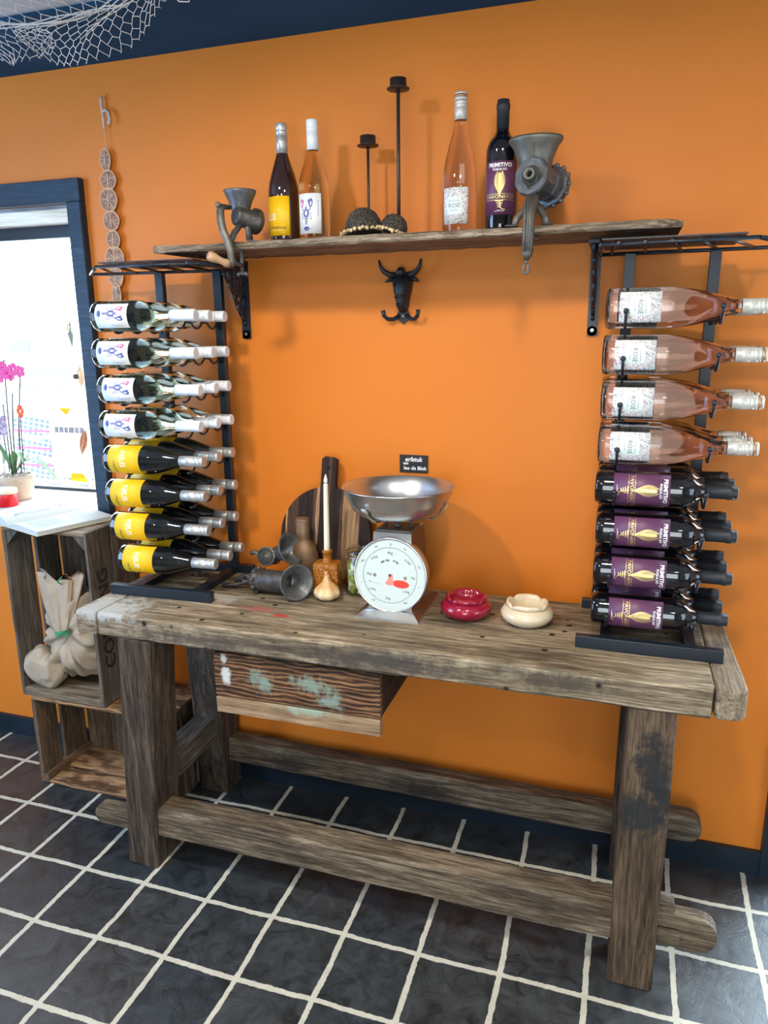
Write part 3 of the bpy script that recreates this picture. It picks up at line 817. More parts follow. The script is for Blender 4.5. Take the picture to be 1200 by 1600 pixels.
class Decal:
    """flat 2D shapes (x across, y up) put on a cylinder or a plane"""
    def __init__(s): s.items = []
    def poly(s, pts, mi): s.items.append(([tuple(p) for p in pts], [list(range(len(pts)))], mi)); return s
    def text(s, *a, mi=1, **k):
        v, f = font_mesh(*a, **k); s.items.append((v, f, mi)); return s
    def ell(s, cx, cy, rx, ry, mi, n=14, rot=0.0):
        return s.poly([(cx + rx * math.cos(2 * PI * k / n) * math.cos(rot) - ry * math.sin(2 * PI * k / n) * math.sin(rot), cy + rx * math.cos(2 * PI * k / n) * math.sin(rot) + ry * math.sin(2 * PI * k / n) * math.cos(rot)) for k in range(n)], mi)
    def line(s, pts, w, mi):
        for (a, b) in zip(pts[:-1], pts[1:]):
            d = V((b[0] - a[0], b[1] - a[1])); L = max(d.length, 1e-9); nn = V((-d.y, d.x)) / L * w / 2
            steps = max(1, int(L / 0.004))
            for i in range(steps):
                p = V(a) + d * (i / steps); q = V(a) + d * ((i + 1) / steps)
                s.poly([p - nn, q - nn, q + nn, p + nn], mi)
        return s
    def ring(s, cx, cy, rx, ry, w, mi, n=18, rot=0.0):
        pts = [(cx + rx * math.cos(2 * PI * k / n) * math.cos(rot) - ry * math.sin(2 * PI * k / n) * math.sin(rot), cy + rx * math.cos(2 * PI * k / n) * math.sin(rot) + ry * math.sin(2 * PI * k / n) * math.cos(rot)) for k in range(n + 1)]
        return s.line(pts, w, mi)
    def on_cyl(s, mb, r, ang0=-PI / 2, lift=0.0003):
        for i, (vs, fs, mi) in enumerate(s.items):
            rr = r + lift * (1 + 0.25 * mi)
            mb.add([(rr * math.cos(ang0 + x / r), rr * math.sin(ang0 + x / r), y) for x, y in vs], fs, mi)
        return mb
    def on_plane(s, mb, O, X, Y, lift=0.0004):
        O, X, Y = V(O), V(X), V(Y); nn = X.cross(Y).normalized()
        for (vs, fs, mi) in s.items:
            mb.add([O + X * x + Y * y + nn * lift * (1 + 0.25 * mi) for x, y in vs], fs, mi)
        return mb


def sheet(mb, r, z0, z1, half, ang0=-PI / 2, mi=0, n=26, th=0.0003):
    vs = []; fs = []
    for i in range(n + 1):
        a = ang0 + (-half + 2 * half * i / n) / r
        for (rr, z) in ((r, z0), (r, z1), (r - th, z1), (r - th, z0)):
            vs.append((rr * math.cos(a), rr * math.sin(a), z))
    for i in range(n):
        for k in range(4):
            k2 = (k + 1) % 4
            fs.append((i * 4 + k, (i + 1) * 4 + k, (i + 1) * 4 + k2, i * 4 + k2))
    fs += [(0, 1, 2, 3), (n * 4 + 3, n * 4 + 2, n * 4 + 1, n * 4)]
    return mb.add(vs, fs, mi, True)


def smoothprof(keys, n=5):
    """Catmull-Rom through (r,z) keys"""
    out = []
    K = [keys[0]] + keys + [keys[-1]]
    for i in range(1, len(K) - 2):
        p0, p1, p2, p3 = K[i - 1], K[i], K[i + 1], K[i + 2]
        for j in range(n):
            t = j / n
            out.append(tuple(0.5 * ((2 * p1[k]) + (-p0[k] + p2[k]) * t + (2 * p0[k] - 5 * p1[k] + 4 * p2[k] - p3[k]) * t * t + (-p0[k] + 3 * p1[k] - 3 * p2[k] + p3[k]) * t ** 3) for k in (0, 1)))
    out.append(keys[-1]); return out


burg = [(0.030, 0.0), (0.038, 0.002), (0.0405, 0.007)] + smoothprof([(0.041, 0.02), (0.041, 0.09), (0.041, 0.128), (0.0385, 0.150), (0.031, 0.178), (0.0215, 0.206), (0.0150, 0.228), (0.0138, 0.245)]) + [(0.0138, 0.292)]
rose = [(0.034, 0.0), (0.041, 0.002), (0.0425, 0.007)] + smoothprof([(0.0425, 0.02), (0.0425, 0.10), (0.0420, 0.135), (0.038, 0.170), (0.029, 0.208), (0.0200, 0.238), (0.0150, 0.258), (0.0140, 0.27)]) + [(0.0140, 0.322)]
bord = [(0.030, 0.0), (0.0355, 0.002), (0.0375, 0.007)] + smoothprof([(0.0378, 0.02), (0.0382, 0.12), (0.0384, 0.178), (0.0372, 0.192), (0.0310, 0.209), (0.0200, 0.222), (0.0150, 0.234), (0.0142, 0.245)]) + [(0.0142, 0.292)]
white_paper = simple('white_label_paper', (0.80, 0.82, 0.82), 0.55)
yellow_paper = simple('yellow_label_paper', (0.86, 0.50, 0.004), 0.5)
purple_paper = simple('plum_label_paper', (0.125, 0.040, 0.098), 0.42)
ink_white = simple('white_ink', (0.85, 0.85, 0.82), 0.5)
ink_blue = simple('blue_ink', (0.06, 0.08, 0.28), 0.5)
ink_dark = simple('dark_ink', (0.04, 0.04, 0.05), 0.5)
ink_pink = simple('pink_ink', (0.55, 0.14, 0.30), 0.5)
ink_violet = simple('violet_ink', (0.22, 0.18, 0.42), 0.5)
gold = simple('gold_foil', (0.85, 0.66, 0.24), 0.35, 0.6)
g_dark = simple('dark_green_black_glass', (0.006, 0.007, 0.008), 0.06, coat=0.6)
g_brown = simple('dark_brown_glass', (0.028, 0.010, 0.008), 0.05, coat=0.6)
g_red = simple('red_wine_black_glass', (0.004, 0.003, 0.005), 0.05, coat=0.6)
g_white = glass('olive_wine_glass', (0.84, 0.83, 0.60))
g_amber = glass('golden_wine_glass', (0.90, 0.72, 0.34))
g_rose = glass('rose_wine_glass', (0.97, 0.84, 0.76))
cap_white = simple('white_screwcap', (0.74, 0.77, 0.80), 0.38)
cap_grey = simple('brushed_silver_screwcap', (0.52, 0.52, 0.50), 0.36, 0.55, noise=0.12, nscale=200)
cap_black = simple('matt_black_capsule', (0.018, 0.020, 0.024), 0.5)
cap_cream = simple('cream_silver_screwcap', (0.62, 0.60, 0.54), 0.35, 0.25, noise=0.12, nscale=150)
cap_copper = simple('copper_rim', (0.62, 0.32, 0.18), 0.3, 0.7)


def rose_paper():
    m, nt, b = newmat('speckled_floral_label_paper'); N, L = nt.nodes, nt.links
    tc = N.new('ShaderNodeTexCoord')
    v = N.new('ShaderNodeTexNoise'); v.inputs['Scale'].default_value = 260; v.inputs['Detail'].default_value = 2; v.inputs['Distortion'].default_value = 2.2
    L.new(tc.outputs['Object'], v.inputs['Vector'])
    r = N.new('ShaderNodeValToRGB'); e = r.color_ramp.elements
    e[0].position = 0.40; e[0].color = (0.10, 0.09, 0.13, 1); e[1].position = 0.45; e[1].color = (0.86, 0.84, 0.82, 1)
    L.new(v.outputs['Fac'], r.inputs['Fac'])
    v2 = N.new('ShaderNodeTexNoise'); v2.inputs['Scale'].default_value = 160; L.new(tc.outputs['Object'], v2.inputs['Vector'])
    r2 = N.new('ShaderNodeValToRGB'); r2.color_ramp.elements[0].position = 0.645; r2.color_ramp.elements[1].position = 0.67
    r2.color_ramp.elements[0].color = (1, 1, 1, 1); r2.color_ramp.elements[1].color = (0.85, 0.42, 0.36, 1)
    L.new(v2.outputs['Fac'], r2.inputs['Fac'])
    mx = N.new('ShaderNodeMix'); mx.data_type = 'RGBA'; mx.blend_type = 'MULTIPLY'; mx.inputs['Factor'].default_value = 1
    L.new(r.outputs['Color'], mx.inputs['A']); L.new(r2.outputs['Color'], mx.inputs['B'])
    L.new(mx.outputs['Result'], b.inputs['Base Color']); b.inputs['Roughness'].default_value = 0.5
    return m


RP = rose_paper()
pale_panel = simple('pale_label_panel', (0.66, 0.76, 0.74), 0.5)


def label_mesh(kind):
    mb = MB(); d = Decal()
    if kind == 'yellow':
        r = 0.0413; sheet(mb, r, 0.020, 0.118, 0.058)
        d.text('NIUS', 0.0235, offset=0.0002, at=(-0.006, 0.066), mi=1, sx=0.95)
        d.text('27', 0.008, at=(0.026, 0.083), mi=3)
        d.text('Chardonnay', 0.0095, at=(0.022, 0.040), mi=2, shear=0.4, sx=1.0)
        d.line([(0.004, 0.0335), (0.046, 0.0335)], 0.0006, 3).line([(0.030, 0.028), (0.044, 0.028)], 0.0008, 3)
        mats = [yellow_paper, ink_white, ink_dark, simple('pale_yellow_ink', (0.92, 0.74, 0.30), 0.5)]
    elif kind == 'lobster':
        r = 0.0413; sheet(mb, r, 0.020, 0.118, 0.036)
        cx = -0.006
        # tail fan, tail rings, body, head, antennae, claws and legs
        for a in (-0.9, -0.45, 0, 0.45, 0.9):
            d.ell(cx + 0.0065 * math.sin(a), 0.0375 - 0.0055 * math.cos(a), 0.0022, 0.0055, 1, rot=a)
        for k in range(5):
            d.ell(cx, 0.044 + k * 0.0042, 0.0034 + 0.0006 * k, 0.0017, 1 if k % 2 else 3)
        d.ell(cx, 0.070, 0.0082, 0.0105, 1); d.ell(cx, 0.070, 0.0036, 0.0062, 4); d.ell(cx, 0.081, 0.0036, 0.0058, 3); d.line([(cx, 0.062), (cx, 0.080)], 0.0007, 1)
        d.line([(cx + 0.001, 0.085), (cx + 0.003, 0.096), (cx + 0.011, 0.107)], 0.0006, 1).line([(cx - 0.001, 0.085), (cx - 0.002, 0.096)], 0.0006, 1)
        for s in (-1, 1):
            c = 2 if s < 0 else 1
            d.line([(cx + s * 0.005, 0.076), (cx + s * 0.012, 0.080), (cx + s * 0.0125, 0.086)], 0.0024, 1)
            d.ell(cx + s * 0.0135, 0.0950, 0.0055, 0.0110, c, rot=-s * 0.12); d.ell(cx + s * 0.0085, 0.097, 0.0022, 0.0070, c, rot=s * 0.25)
            d.ell(cx + s * 0.0138, 0.0935, 0.0019, 0.0055, 4, rot=-s * 0.12)
            for k in range(4):
                z = 0.074 - k * 0.0042
                d.line([(cx + s * 0.005, z), (cx + s * 0.011, z - 0.001 - k * 0.001), (cx + s * 0.0155, z - 0.006)], 0.0014, 3 if s > 0 else 1)
        d.ell(cx + 0.009, 0.052, 0.006, 0.004, 5); d.ell(cx + 0.015, 0.056, 0.0012, 0.0022, 2)
        d.line([(cx - 0.009, 0.0265), (cx + 0.009, 0.0265)], 0.0007, 3).line([(cx + 0.012, 0.030), (cx + 0.017, 0.034)], 0.0007, 3)
        d.text('VIN DE FRANCE', 0.0052, rot=-PI / 2, at=(0.0265, 0.083), mi=1)
        d.line([(0.0215, 0.112), (0.0215, 0.060)], 0.0004, 3)
        mats = [white_paper, ink_blue, ink_pink, ink_violet, white_paper, simple('pale_yellow_wash', (0.80, 0.74, 0.42), 0.5)]
    elif kind == 'rose':
        r = 0.0428; sheet(mb, r, 0.026, 0.110, 0.036)
        n = 8
        for i in range(n):
            x0 = -0.018 + 0.036 * i / n; x1 = -0.018 + 0.036 * (i + 1) / n
            d.poly([(x0, 0.048), (x1, 0.048), (x1, 0.088), (x0, 0.088)], 1)
        d.text('ROSÉ', 0.0135, at=(0, 0.068), mi=2, sx=0.95)
        d.text('GRANDE RÉSERVE', 0.0036, at=(0, 0.079), mi=2)
        d.text('DU SUD', 0.0050, at=(0, 0.0575), mi=2)
        mats = [RP, pale_panel, ink_dark]
    else:
        r = 0.0386; sheet(mb, r, 0.040, 0.160, 0.044)
        d.text('PRIMITIVO', 0.0125, offset=0.0004, at=(0, 0.150), mi=1)
        d.text('PUGLIA IGT', 0.0068, offset=0.0002, at=(0, 0.1405), mi=1)
        # gold feather built from many curved barbs
        for s in (-1, 1):
            for k in range(15):
                z = 0.084 + k * 0.0032; t = k / 14
                w = 0.0145 * math.sin(PI * min(1, (0.18 + 0.82 * (1 - t)))) ** 0.8 * (0.55 + 0.45 * math.cos(t * 1.4)) + 0.001
                d.line([(0, z - 0.004), (s * w * 0.55, z + 0.001), (s * w, z + 0.0085)], 0.00095, 2)
        d.ell(0, 0.120, 0.0036, 0.014, 2); d.ring(0, 0.105, 0.0042, 0.0075, 0.0010, 2); d.ell(0, 0.104, 0.0018, 0.0035, 2)
        d.line([(0, 0.082), (0, 0.133)], 0.0012, 2)
        for z in (0.0865, 0.0725):
            d.line([(-0.040, z), (0.040, z)], 0.0008, 2)
        d.text('PAVONERO', 0.0112, at=(0, 0.0795), mi=2, sx=1.2)
        for s in (-1, 1):
            for k in range(4):
                d.line([(0, 0.070 - k * 0.004), (s * (0.009 - k * 0.0018), 0.0705 - k * 0.005)], 0.0016, 2)
        d.line([(0, 0.072), (0.002, 0.058), (0.006, 0.052), (0.014, 0.0505)], 0.0010, 2)
        d.line([(-0.012, 0.0475), (0.012, 0.0475)], 0.0007, 1).line([(-0.005, 0.0495), (0.005, 0.0495)], 0.0008, 1)
        mats = [purple_paper, ink_white, gold]
    d.on_cyl(mb, r)
    me = mb.build('label', mats)
    return me


def make_bottle(kind, glassmat):
    t = thing('wine_bottle', 'wine bottle', 'bottle')
    prof = {'yellow': burg, 'lobster': burg, 'rose': rose, 'red': bord}[kind]
    MB().lathe(prof, 40).build('glass_body', glassmat, t)
    lo = label_mesh(kind); lo.parent = t
    c = MB()
    if kind in ('yellow', 'lobster'):
        top = 0.300; r = 0.0152
        pr = [(r, 0.226), (r, 0.270), (r - 0.0008, 0.2705), (r - 0.0008, 0.272), (r, 0.2725), (r, 0.282), (r - 0.0006, 0.283), (r, 0.284), (r, top - 0.002), (r - 0.0015, top)]
        c.lathe(pr, 32); c.build('screwcap', cap_grey if kind == 'yellow' else cap_white, t)
    elif kind == 'rose':
        r = 0.0155
        c.lathe([(r, 0.268), (r, 0.296), (r - 0.0006, 0.2965), (r, 0.298), (r, 0.303), (r - 0.0006, 0.304), (r, 0.305), (r, 0.312)], 32)
        c.lathe([(r, 0.312), (r, 0.319)], 32, 0); c.lathe([(r + 0.0003, 0.3192), (r + 0.0006, 0.3215), (r + 0.0003, 0.324)], 32, 1)
        c.lathe([(r, 0.3245), (r, 0.328), (r - 0.002, 0.330)], 32, 0)
        c.build('screwcap', [cap_cream, cap_copper], t)
    else:
        r = 0.0150
        c.lathe([(r, 0.236), (r, 0.278), (r + 0.0012, 0.279), (r + 0.0014, 0.284), (r + 0.0012, 0.290), (r - 0.0003, 0.291), (r - 0.0003, 0.298), (r - 0.002, 0.300)], 32)
        c.build('capsule', cap_black, t)
    return t


B_yellow = make_bottle('yellow', g_dark)
B_lob = make_bottle('lobster', g_white)
B_rose = make_bottle('rose', g_rose)
B_red = make_bottle('red', g_red)


def shelf_bottle(proto, x, y, rz, label, gm=None):
    c = copy_tree(proto)
    c.matrix_basis = Matrix.Translation((x, y, 1.7665)) @ Matrix.Rotation(rz, 4, 'Z')
    c['label'] = label
    if gm:
        for k in c.children:
            if k.name.startswith('glass_body'):
                k.data = k.data.copy(); k.data.materials[0] = gm
    return c


shelf_bottle(B_yellow, -0.434, -0.145, -0.60, 'dark brown glass bottle with yellow label standing on the shelf', g_brown)
shelf_bottle(B_lob, -0.344, -0.150, -0.02, 'golden wine bottle with lobster label standing on the shelf', g_amber)
shelf_bottle(B_rose, 0.043, -0.135, -0.12, 'upright pale pink wine bottle standing on the shelf next to the red wine')
shelf_bottle(B_red, 0.149, -0.150, 0.05, 'upright black red-wine bottle with plum label standing on the shelf')

# ------------------------------------------------------------------ bottle racks
ORD = ['top', 'second', 'third', 'fourth', 'fifth', 'sixth', 'seventh', 'bottom']
DEP = ['at the back', 'in the middle', 'in front']


def rack(name, side, X, Y, rz, z0, pitch, xoff, blen):
    Mx = Matrix.Translation((X, Y, 0.8)) @ Matrix.Rotation(rz, 4, 'Z')
    t = thing('bottle_rack', 'tall black metal display rack standing on the %s end of the workbench' % side, 'rack', (X, Y, 0.8), (0, 0, rz), 'metal wine racks')
    blk = M_('black')
    m = MB(); m.bx(-0.162, 0.162, -0.280, -0.258, 0.0, 0.030, ch=0.0015)
    m.build('front_bar', blk, t)
    m = MB(); m.bx(-0.162, 0.162, -0.012, 0.010, 0.0, 0.026, ch=0.0015)
    m.build('rear_bar', blk, t)
    for sx in (-0.095, 0.095):
        MB().bx(sx - 0.0125, sx + 0.0125, -0.258, -0.012, 0.0, 0.020).build('base_rail', blk, t)
    for sx in (-0.095, 0.095):
        m = MB(); m.bx(sx - 0.0125, sx + 0.0125, -0.010, 0.010, 0.026, 0.912, ch=0.001)
        m.build('upright', blk, t)
    # rod tray on top
    s = -1 if side == 'left' else 1
    xa, xb = (-0.165 * s, 0.33 * s)
    m = MB()
    m.tube([(xa, 0.02, 0.914), (xb, -0.005, 0.914)], 0.0045, 8)
    m.tube([(xa * 0.95, -0.20, 0.914), (0.155 * s, -0.215, 0.914)], 0.0045, 8)
    m.tube([(xa, 0.02, 0.914), (xa * 0.95, -0.20, 0.914)], 0.0045, 8)
    m.tube([(0.155 * s, -0.215, 0.914), (xb, -0.005, 0.914)], 0.0045, 8)
    for k in range(6):
        f = k / 5
        m.tube([((-0.12 + 0.27 * f) * s, -0.212, 0.9155), ((-0.14 + 0.40 * f) * s, 0.012, 0.9155)], 0.0038, 7)
    m.build('top_tray', blk, t)
    m = MB(); m.bx(-0.155, 0.135, -0.205, 0.015, 0.9235, 0.9265)
    m.build('tray_plate', blk, t)
    # cradle prongs: one under the body and one under the neck of every row
    def prong(r_b, zc, neck, last):
        pts = [(0, -0.008, zc - r_b - 0.004)]
        for k in range(3):
            yc = -0.055 - 0.087 * k
            for j in range(7):
                a = -PI * 0.32 + PI * 0.64 * j / 6
                pts.append((0, yc + 0.004 - (r_b + 0.0035) * math.sin(a) * 1.0 + 0.0, zc - (r_b + 0.0035) * math.cos(a)))
        pts2 = [pts[0]] + pts[1:]
        e = pts2[-1]
        if side == 'left': pts2 = pts2[:-2]
        else: pts2 += [(0, e[1] - 0.008, e[2] + 0.006), (0, e[1] - 0.010, e[2] + 0.018)]
        mm = MB(); mm.tube(pts2, 0.0032, 8); mm.ball(pts2[-1], 0.0036 if side == 'left' else 0.0062, 10)
        return mm
    for k in range(8):
        zz = z0 + -pitch * k - 0.8
        if side == 'left': kd = 'lobster' if k < 4 else 'yellow'
        else: kd = 'rose' if k < 4 else 'red'
        rb_ = {'lobster': 0.041, 'yellow': 0.041, 'rose': 0.0425, 'red': 0.038}[kd]
        rn = {'lobster': 0.030, 'yellow': 0.030, 'rose': 0.030, 'red': 0.0345}[kd]
        for sx, rr in ((-0.095, rb_), (0.095, rn)):
            mm = prong(rr, zz, False, False)
            for i, p in enumerate(mm.v): p.x += sx
            mm.build('prong', blk, t)
        proto = {'lobster': B_lob, 'yellow': B_yellow, 'rose': B_rose, 'red': B_red}[kd]
        for d in range(3):
            if d == 2 and k == 7 and side == 'left' and proto.get('used') is None: pass
            c = copy_tree(proto)
            spin = random.uniform(-0.05, 0.05) + (0.0 if d == 2 else random.uniform(-0.25, 0.25))
            lx = xoff + (random.uniform(-0.004, 0.004)) - (0.33 if kd == 'rose' else 0.30) / 2
            if kd == 'rose': lx += 0.012
            if side == 'left' and k == 7: lx += 0.012
            Ml = Matrix.Translation((lx, -0.055 - 0.087 * d, zz + 0.8 - 0.8)) @ Matrix.Rotation(PI / 2, 4, 'Y') @ Matrix.Rotation(spin, 4, 'Z')
            c.matrix_basis = Mx @ Ml
            looks = {'lobster': 'white-wine bottle with white lobster label', 'yellow': 'dark wine bottle with yellow label', 'rose': 'pale pink wine bottle with speckled label', 'red': 'black wine bottle with plum label'}[kd]
            c['label'] = 'lying %s, %s row of %s rack, %s' % (looks, ORD[k], side, DEP[d])
            c['group'] = 'wine bottles lying in the racks'
    return t


rack('bottle_rack', 'left', -0.772, -0.098, 0.035, 1.583, 0.0977, -0.006, 0.30)
rack('bottle_rack', 'right', 0.553, -0.105, 0.0, 1.578, 0.0987, 0.016, 0.30)
for p in (B_yellow, B_lob, B_rose, B_red):
    for ch_ in list(p.children): bpy.data.objects.remove(ch_)
    bpy.data.objects.remove(p)
#NEXT
# ------------------------------------------------------------------ ironware
def axis_m(p, d, roll=0.0):
    return Matrix.Translation(V(p)) @ V(d).to_track_quat('Z', 'Y').to_matrix().to_4x4() @ Matrix.Rotation(roll, 4, 'Z')


IRON = simple('cast_iron_grey', (0.12, 0.125, 0.13), 0.40, 0.5, noise=0.35, nscale=45, bump=0.5, bscale=140)
IRON_L = simple('tinned_iron', (0.135, 0.128, 0.108), 0.46, 0.5, noise=0.3, nscale=35, bump=0.4, bscale=110)
IRON_D = simple('dark_iron', (0.075, 0.068, 0.062), 0.44, 0.5, noise=0.4, nscale=50, bump=0.5, bscale=120)
RUST = simple('rusty_inside', (0.10, 0.035, 0.02), 0.8, 0.1, noise=0.6, nscale=120, bump=0.8, bscale=200)
HOLE = simple('dark_hole', (0.004, 0.004, 0.004), 0.9)

# small hand mill clamped on the left of the shelf
g1 = thing('hand_mill', 'small cast iron hand mill with wooden knob clamped on the shelf left of the bottles', 'grinder', (-0.515, -0.215, 1.767))
m = MB()
hp = [(0.020, 0.060), (0.023, 0.078), (0.030, 0.102), (0.040, 0.122), (0.0425, 0.127), (0.0425, 0.131), (0.040, 0.131), (0.028, 0.105), (0.016, 0.085), (0.0, 0.07)]
m.lathe(hp, 36, M=Matrix.Translation((-0.012, 0, 0)))
m.build('hopper', IRON, g1)
m = MB()
m.lathe([(0.017, -0.035), (0.024, -0.03), (0.025, 0.02), (0.033, 0.024), (0.033, 0.028), (0.033, 0.036), (0.028, 0.040), (0.010, 0.043), (0.006, 0.052), (0.0, 0.053)], 28, M=axis_m((0.002, 0.0, 0.062), (0.45, 0.86, -0.15)))
m.ball((-0.012, 0, 0.078), 0.023, 16)
m.build('barrel', IRON_D, g1)
m = MB()
m.tube([(0.0, 0, 0.060), (0.008, 0.0, 0.035), (0.010, 0.0, 0.008)], [0.014, 0.011, 0.012], 12, flat=0.7)
m.tube([(0.006, 0.0, 0.006), (0.045, 0.012, 0.004)], [0.014, 0.004], 10, flat=0.3, up=(0, 0, 1))
m.tube([(-0.006, -0.01, 0.05), (-0.008, -0.05, 0.02), (-0.006, -0.075, -0.005), (-0.004, -0.078, -0.035), (0.0, -0.070, -0.055), (0.008, -0.045, -0.060)], [0.008, 0.008, 0.008, 0.0075, 0.007, 0.006], 10)
m.build('clamp_frame', IRON, g1)
m = MB(); m.cyl((0.008, -0.045, -0.080), (0.008, -0.045, -0.023), 0.0045, 10); m.cyl((0.008, -0.045, -0.024), (0.008, -0.045, -0.0215), 0.012, 14)
m.tube([(-0.006, -0.045, -0.084), (0.0, -0.045, -0.079), (0.008, -0.045, -0.080), (0.016, -0.045, -0.079), (0.022, -0.045, -0.084)], [0.006, 0.004, 0.005, 0.004, 0.006], 8)
m.build('wing_screw', IRON_L, g1)
cr = MB()
cr.tube([(-0.022, -0.040, 0.085), (-0.025, -0.075, 0.082), (-0.024, -0.086, 0.070), (-0.022, -0.090, 0.045), (-0.014, -0.094, 0.020), (-0.001, -0.098, -0.005), (0.007, -0.100, -0.030), (0.007, -0.100, -0.055), (0.005, -0.098, -0.068)],
        [0.008, 0.0095, 0.0105, 0.0105, 0.0105, 0.0100, 0.0095, 0.0085, 0.007], 12, flat=0.75)
cr.ball((-0.028, -0.088, 0.084), 0.0075, 10)
cro = cr.build('crank', IRON_L, g1)
kb = MB(); kb.lathe([(0.009, 0.0), (0.0105, 0.010), (0.0085, 0.018), (0.0095, 0.030), (0.0125, 0.042), (0.0125, 0.052), (0.009, 0.058), (0.0, 0.059)], 22, M=axis_m((0.004, -0.104, -0.062), (-0.62, -0.55, 0.33)))
kb.lathe([(0.004, 0.057), (0.004, 0.061), (0, 0.061)], 12, 1, M=axis_m((0.004, -0.104, -0.062), (-0.62, -0.55, 0.33)))
kb.build('wooden_knob', [simple('turned_knob_wood', (0.46, 0.27, 0.15), 0.5, noise=0.2, nscale=60), IRON], cro)

# large meat grinder on the right of the shelf
g2 = thing('meat_grinder', 'large grey cast iron meat grinder clamped on the shelf right of the red wine', 'grinder', (0.235, -0.205, 1.767))
m = MB()
hop = [(0.034, 0.092), (0.037, 0.120), (0.043, 0.150), (0.054, 0.176), (0.064, 0.188), (0.066, 0.193), (0.064, 0.197), (0.059, 0.193), (0.045, 0.172), (0.034, 0.145), (0.028, 0.110), (0.0, 0.10)]
m.lathe(hop, 44, sx=0.95, sy=0.72)
m.cyl((0, -0.030, 0.125), (0, -0.041, 0.186), 0.0016, 6)
m.build('hopper', IRON_L, g2)
m = MB()
m.lathe([(0.040, -0.012), (0.044, -0.008), (0.044, 0.004), (0.034, 0.010), (0.034, 0.050), (0.037, 0.055), (0.039, 0.075), (0.046, 0.077), (0.046, 0.092), (0.040, 0.093), (0.037, 0.085), (0.0, 0.085)], 10, M=axis_m((-0.001, -0.030, 0.108), (0.42, 0.88, -0.1), 0.3), smooth=False)
for k in range(14):
    a = 2 * PI * k / 14
    m.ball((axis_m((-0.001, -0.030, 0.108), (0.42, 0.88, -0.1)) @ V((0.046 * math.cos(a), 0.046 * math.sin(a), 0.084))), 0.006, 8)
m.build('barrel', IRON, g2)
m = MB()
A = axis_m((-0.001, -0.040, 0.108), (-0.12, -0.98, 0.05))
m.lathe([(0.022, 0.0), (0.022, 0.008), (0.014, 0.010), (0.014, 0.026), (0.0135, 0.030), (0.008, 0.031), (0.007, 0.020), (0.0, 0.02)], 22, M=A)
m.lathe([(0.006, 0.0205), (0.0, 0.0206)], 12, 1, M=A)
for k in range(5): m.lathe([(0.0145, 0.012 + k * 0.003), (0.0152, 0.0135 + k * 0.003), (0.0145, 0.015 + k * 0.003)], 20, M=A, cap=False)
m.build('shaft_boss', [IRON_L, HOLE], g2)
m = MB()
m.tube([(0, -0.022, 0.090), (0.001, -0.028, 0.055), (0.001, -0.050, 0.030), (0.002, -0.095, 0.010)], [0.026, 0.018, 0.016, 0.012], 14, flat=0.75)
for s_ in (-1, 1):
    m.tube([(s_ * 0.008, -0.022, 0.048), (s_ * 0.020, -0.030, 0.036), (s_ * 0.033, -0.040, 0.018), (s_ * 0.037, -0.045, 0.003)], [0.010, 0.0085, 0.008, 0.008], 10)
    m.tube([(s_ * 0.028, -0.045, 0.003), (s_ * 0.052, -0.050, 0.003)], [0.009, 0.006], 10, flat=0.35, up=(0, 0, 1))
# grooved clamp bar running down in front of the board
m.tube([(0.001, -0.072, 0.060), (0.001, -0.090, 0.035), (0.002, -0.096, 0.0), (0.002, -0.096, -0.035), (0.0, -0.094, -0.065), (-0.001, -0.090, -0.078)], [0.010, 0.013, 0.0135, 0.0135, 0.011, 0.006], 14, flat=0.8)
for dx in (-0.006, 0.0, 0.006):
    m.tube([(dx, -0.099, 0.050), (dx + 0.001, -0.1085, 0.0), (dx + 0.001, -0.1085, -0.035), (dx, -0.103, -0.060)], 0.0022, 6)
m.tube([(0.0, -0.088, -0.070), (-0.0, -0.060, -0.062), (0.0, -0.040, -0.050)], 0.008, 10)
m.build('clamp_frame', IRON_L, g2)
m = MB(); m.cyl((0.0, -0.040, -0.065), (0.0, -0.040, -0.026), 0.005, 10); m.lathe([(0.020, 0), (0.022, 0.002), (0.016, 0.005), (0, 0.005)], 20, M=Matrix.Translation((0, -0.04, -0.0275)))
m.tube([(0.0, -0.092, -0.078), (-0.001, -0.092, -0.086)], 0.0035, 8)
m.tube([(-0.001 + 0.006 * math.cos(a), -0.092, -0.096 + 0.011 * math.sin(a)) for a in [2 * PI * k / 14 for k in range(14)]], 0.0025, 8, closed=True)
m.build('clamp_screw', IRON, g2)

# two candle holders
def candle_holder(x, y, h, label, post=0.0036):
    t = thing('candle_holder', label, 'candle holder', (x, y, 1.7665), group='iron candle holders')
    mat = simple('brown_iron', (0.060, 0.048, 0.042), 0.45, 0.5, noise=0.3, nscale=60)
    MB().lathe([(0.040, 0), (0.041, 0.0015), (0.040, 0.003), (0, 0.003)], 30).build('foot', mat, t)
    MB().cyl((0, 0, 0.003), (0, 0, h - 0.024), post, 14).build('post', mat, t)
    MB().lathe([(0.010, h - 0.025), (0.028, h - 0.024), (0.029, h - 0.0225), (0.021, h - 0.020), (0.0205, h), (0.0190, h), (0.0185, h - 0.018), (0, h - 0.018)], 32).build('cup', mat, t)
    return t


candle_holder(-0.215, -0.085, 0.266, 'shorter brown iron candle holder behind the dried sunflower heads')
candle_holder(-0.118, -0.130, 0.378, 'tallest brown iron candle holder on the shelf', 0.0046)


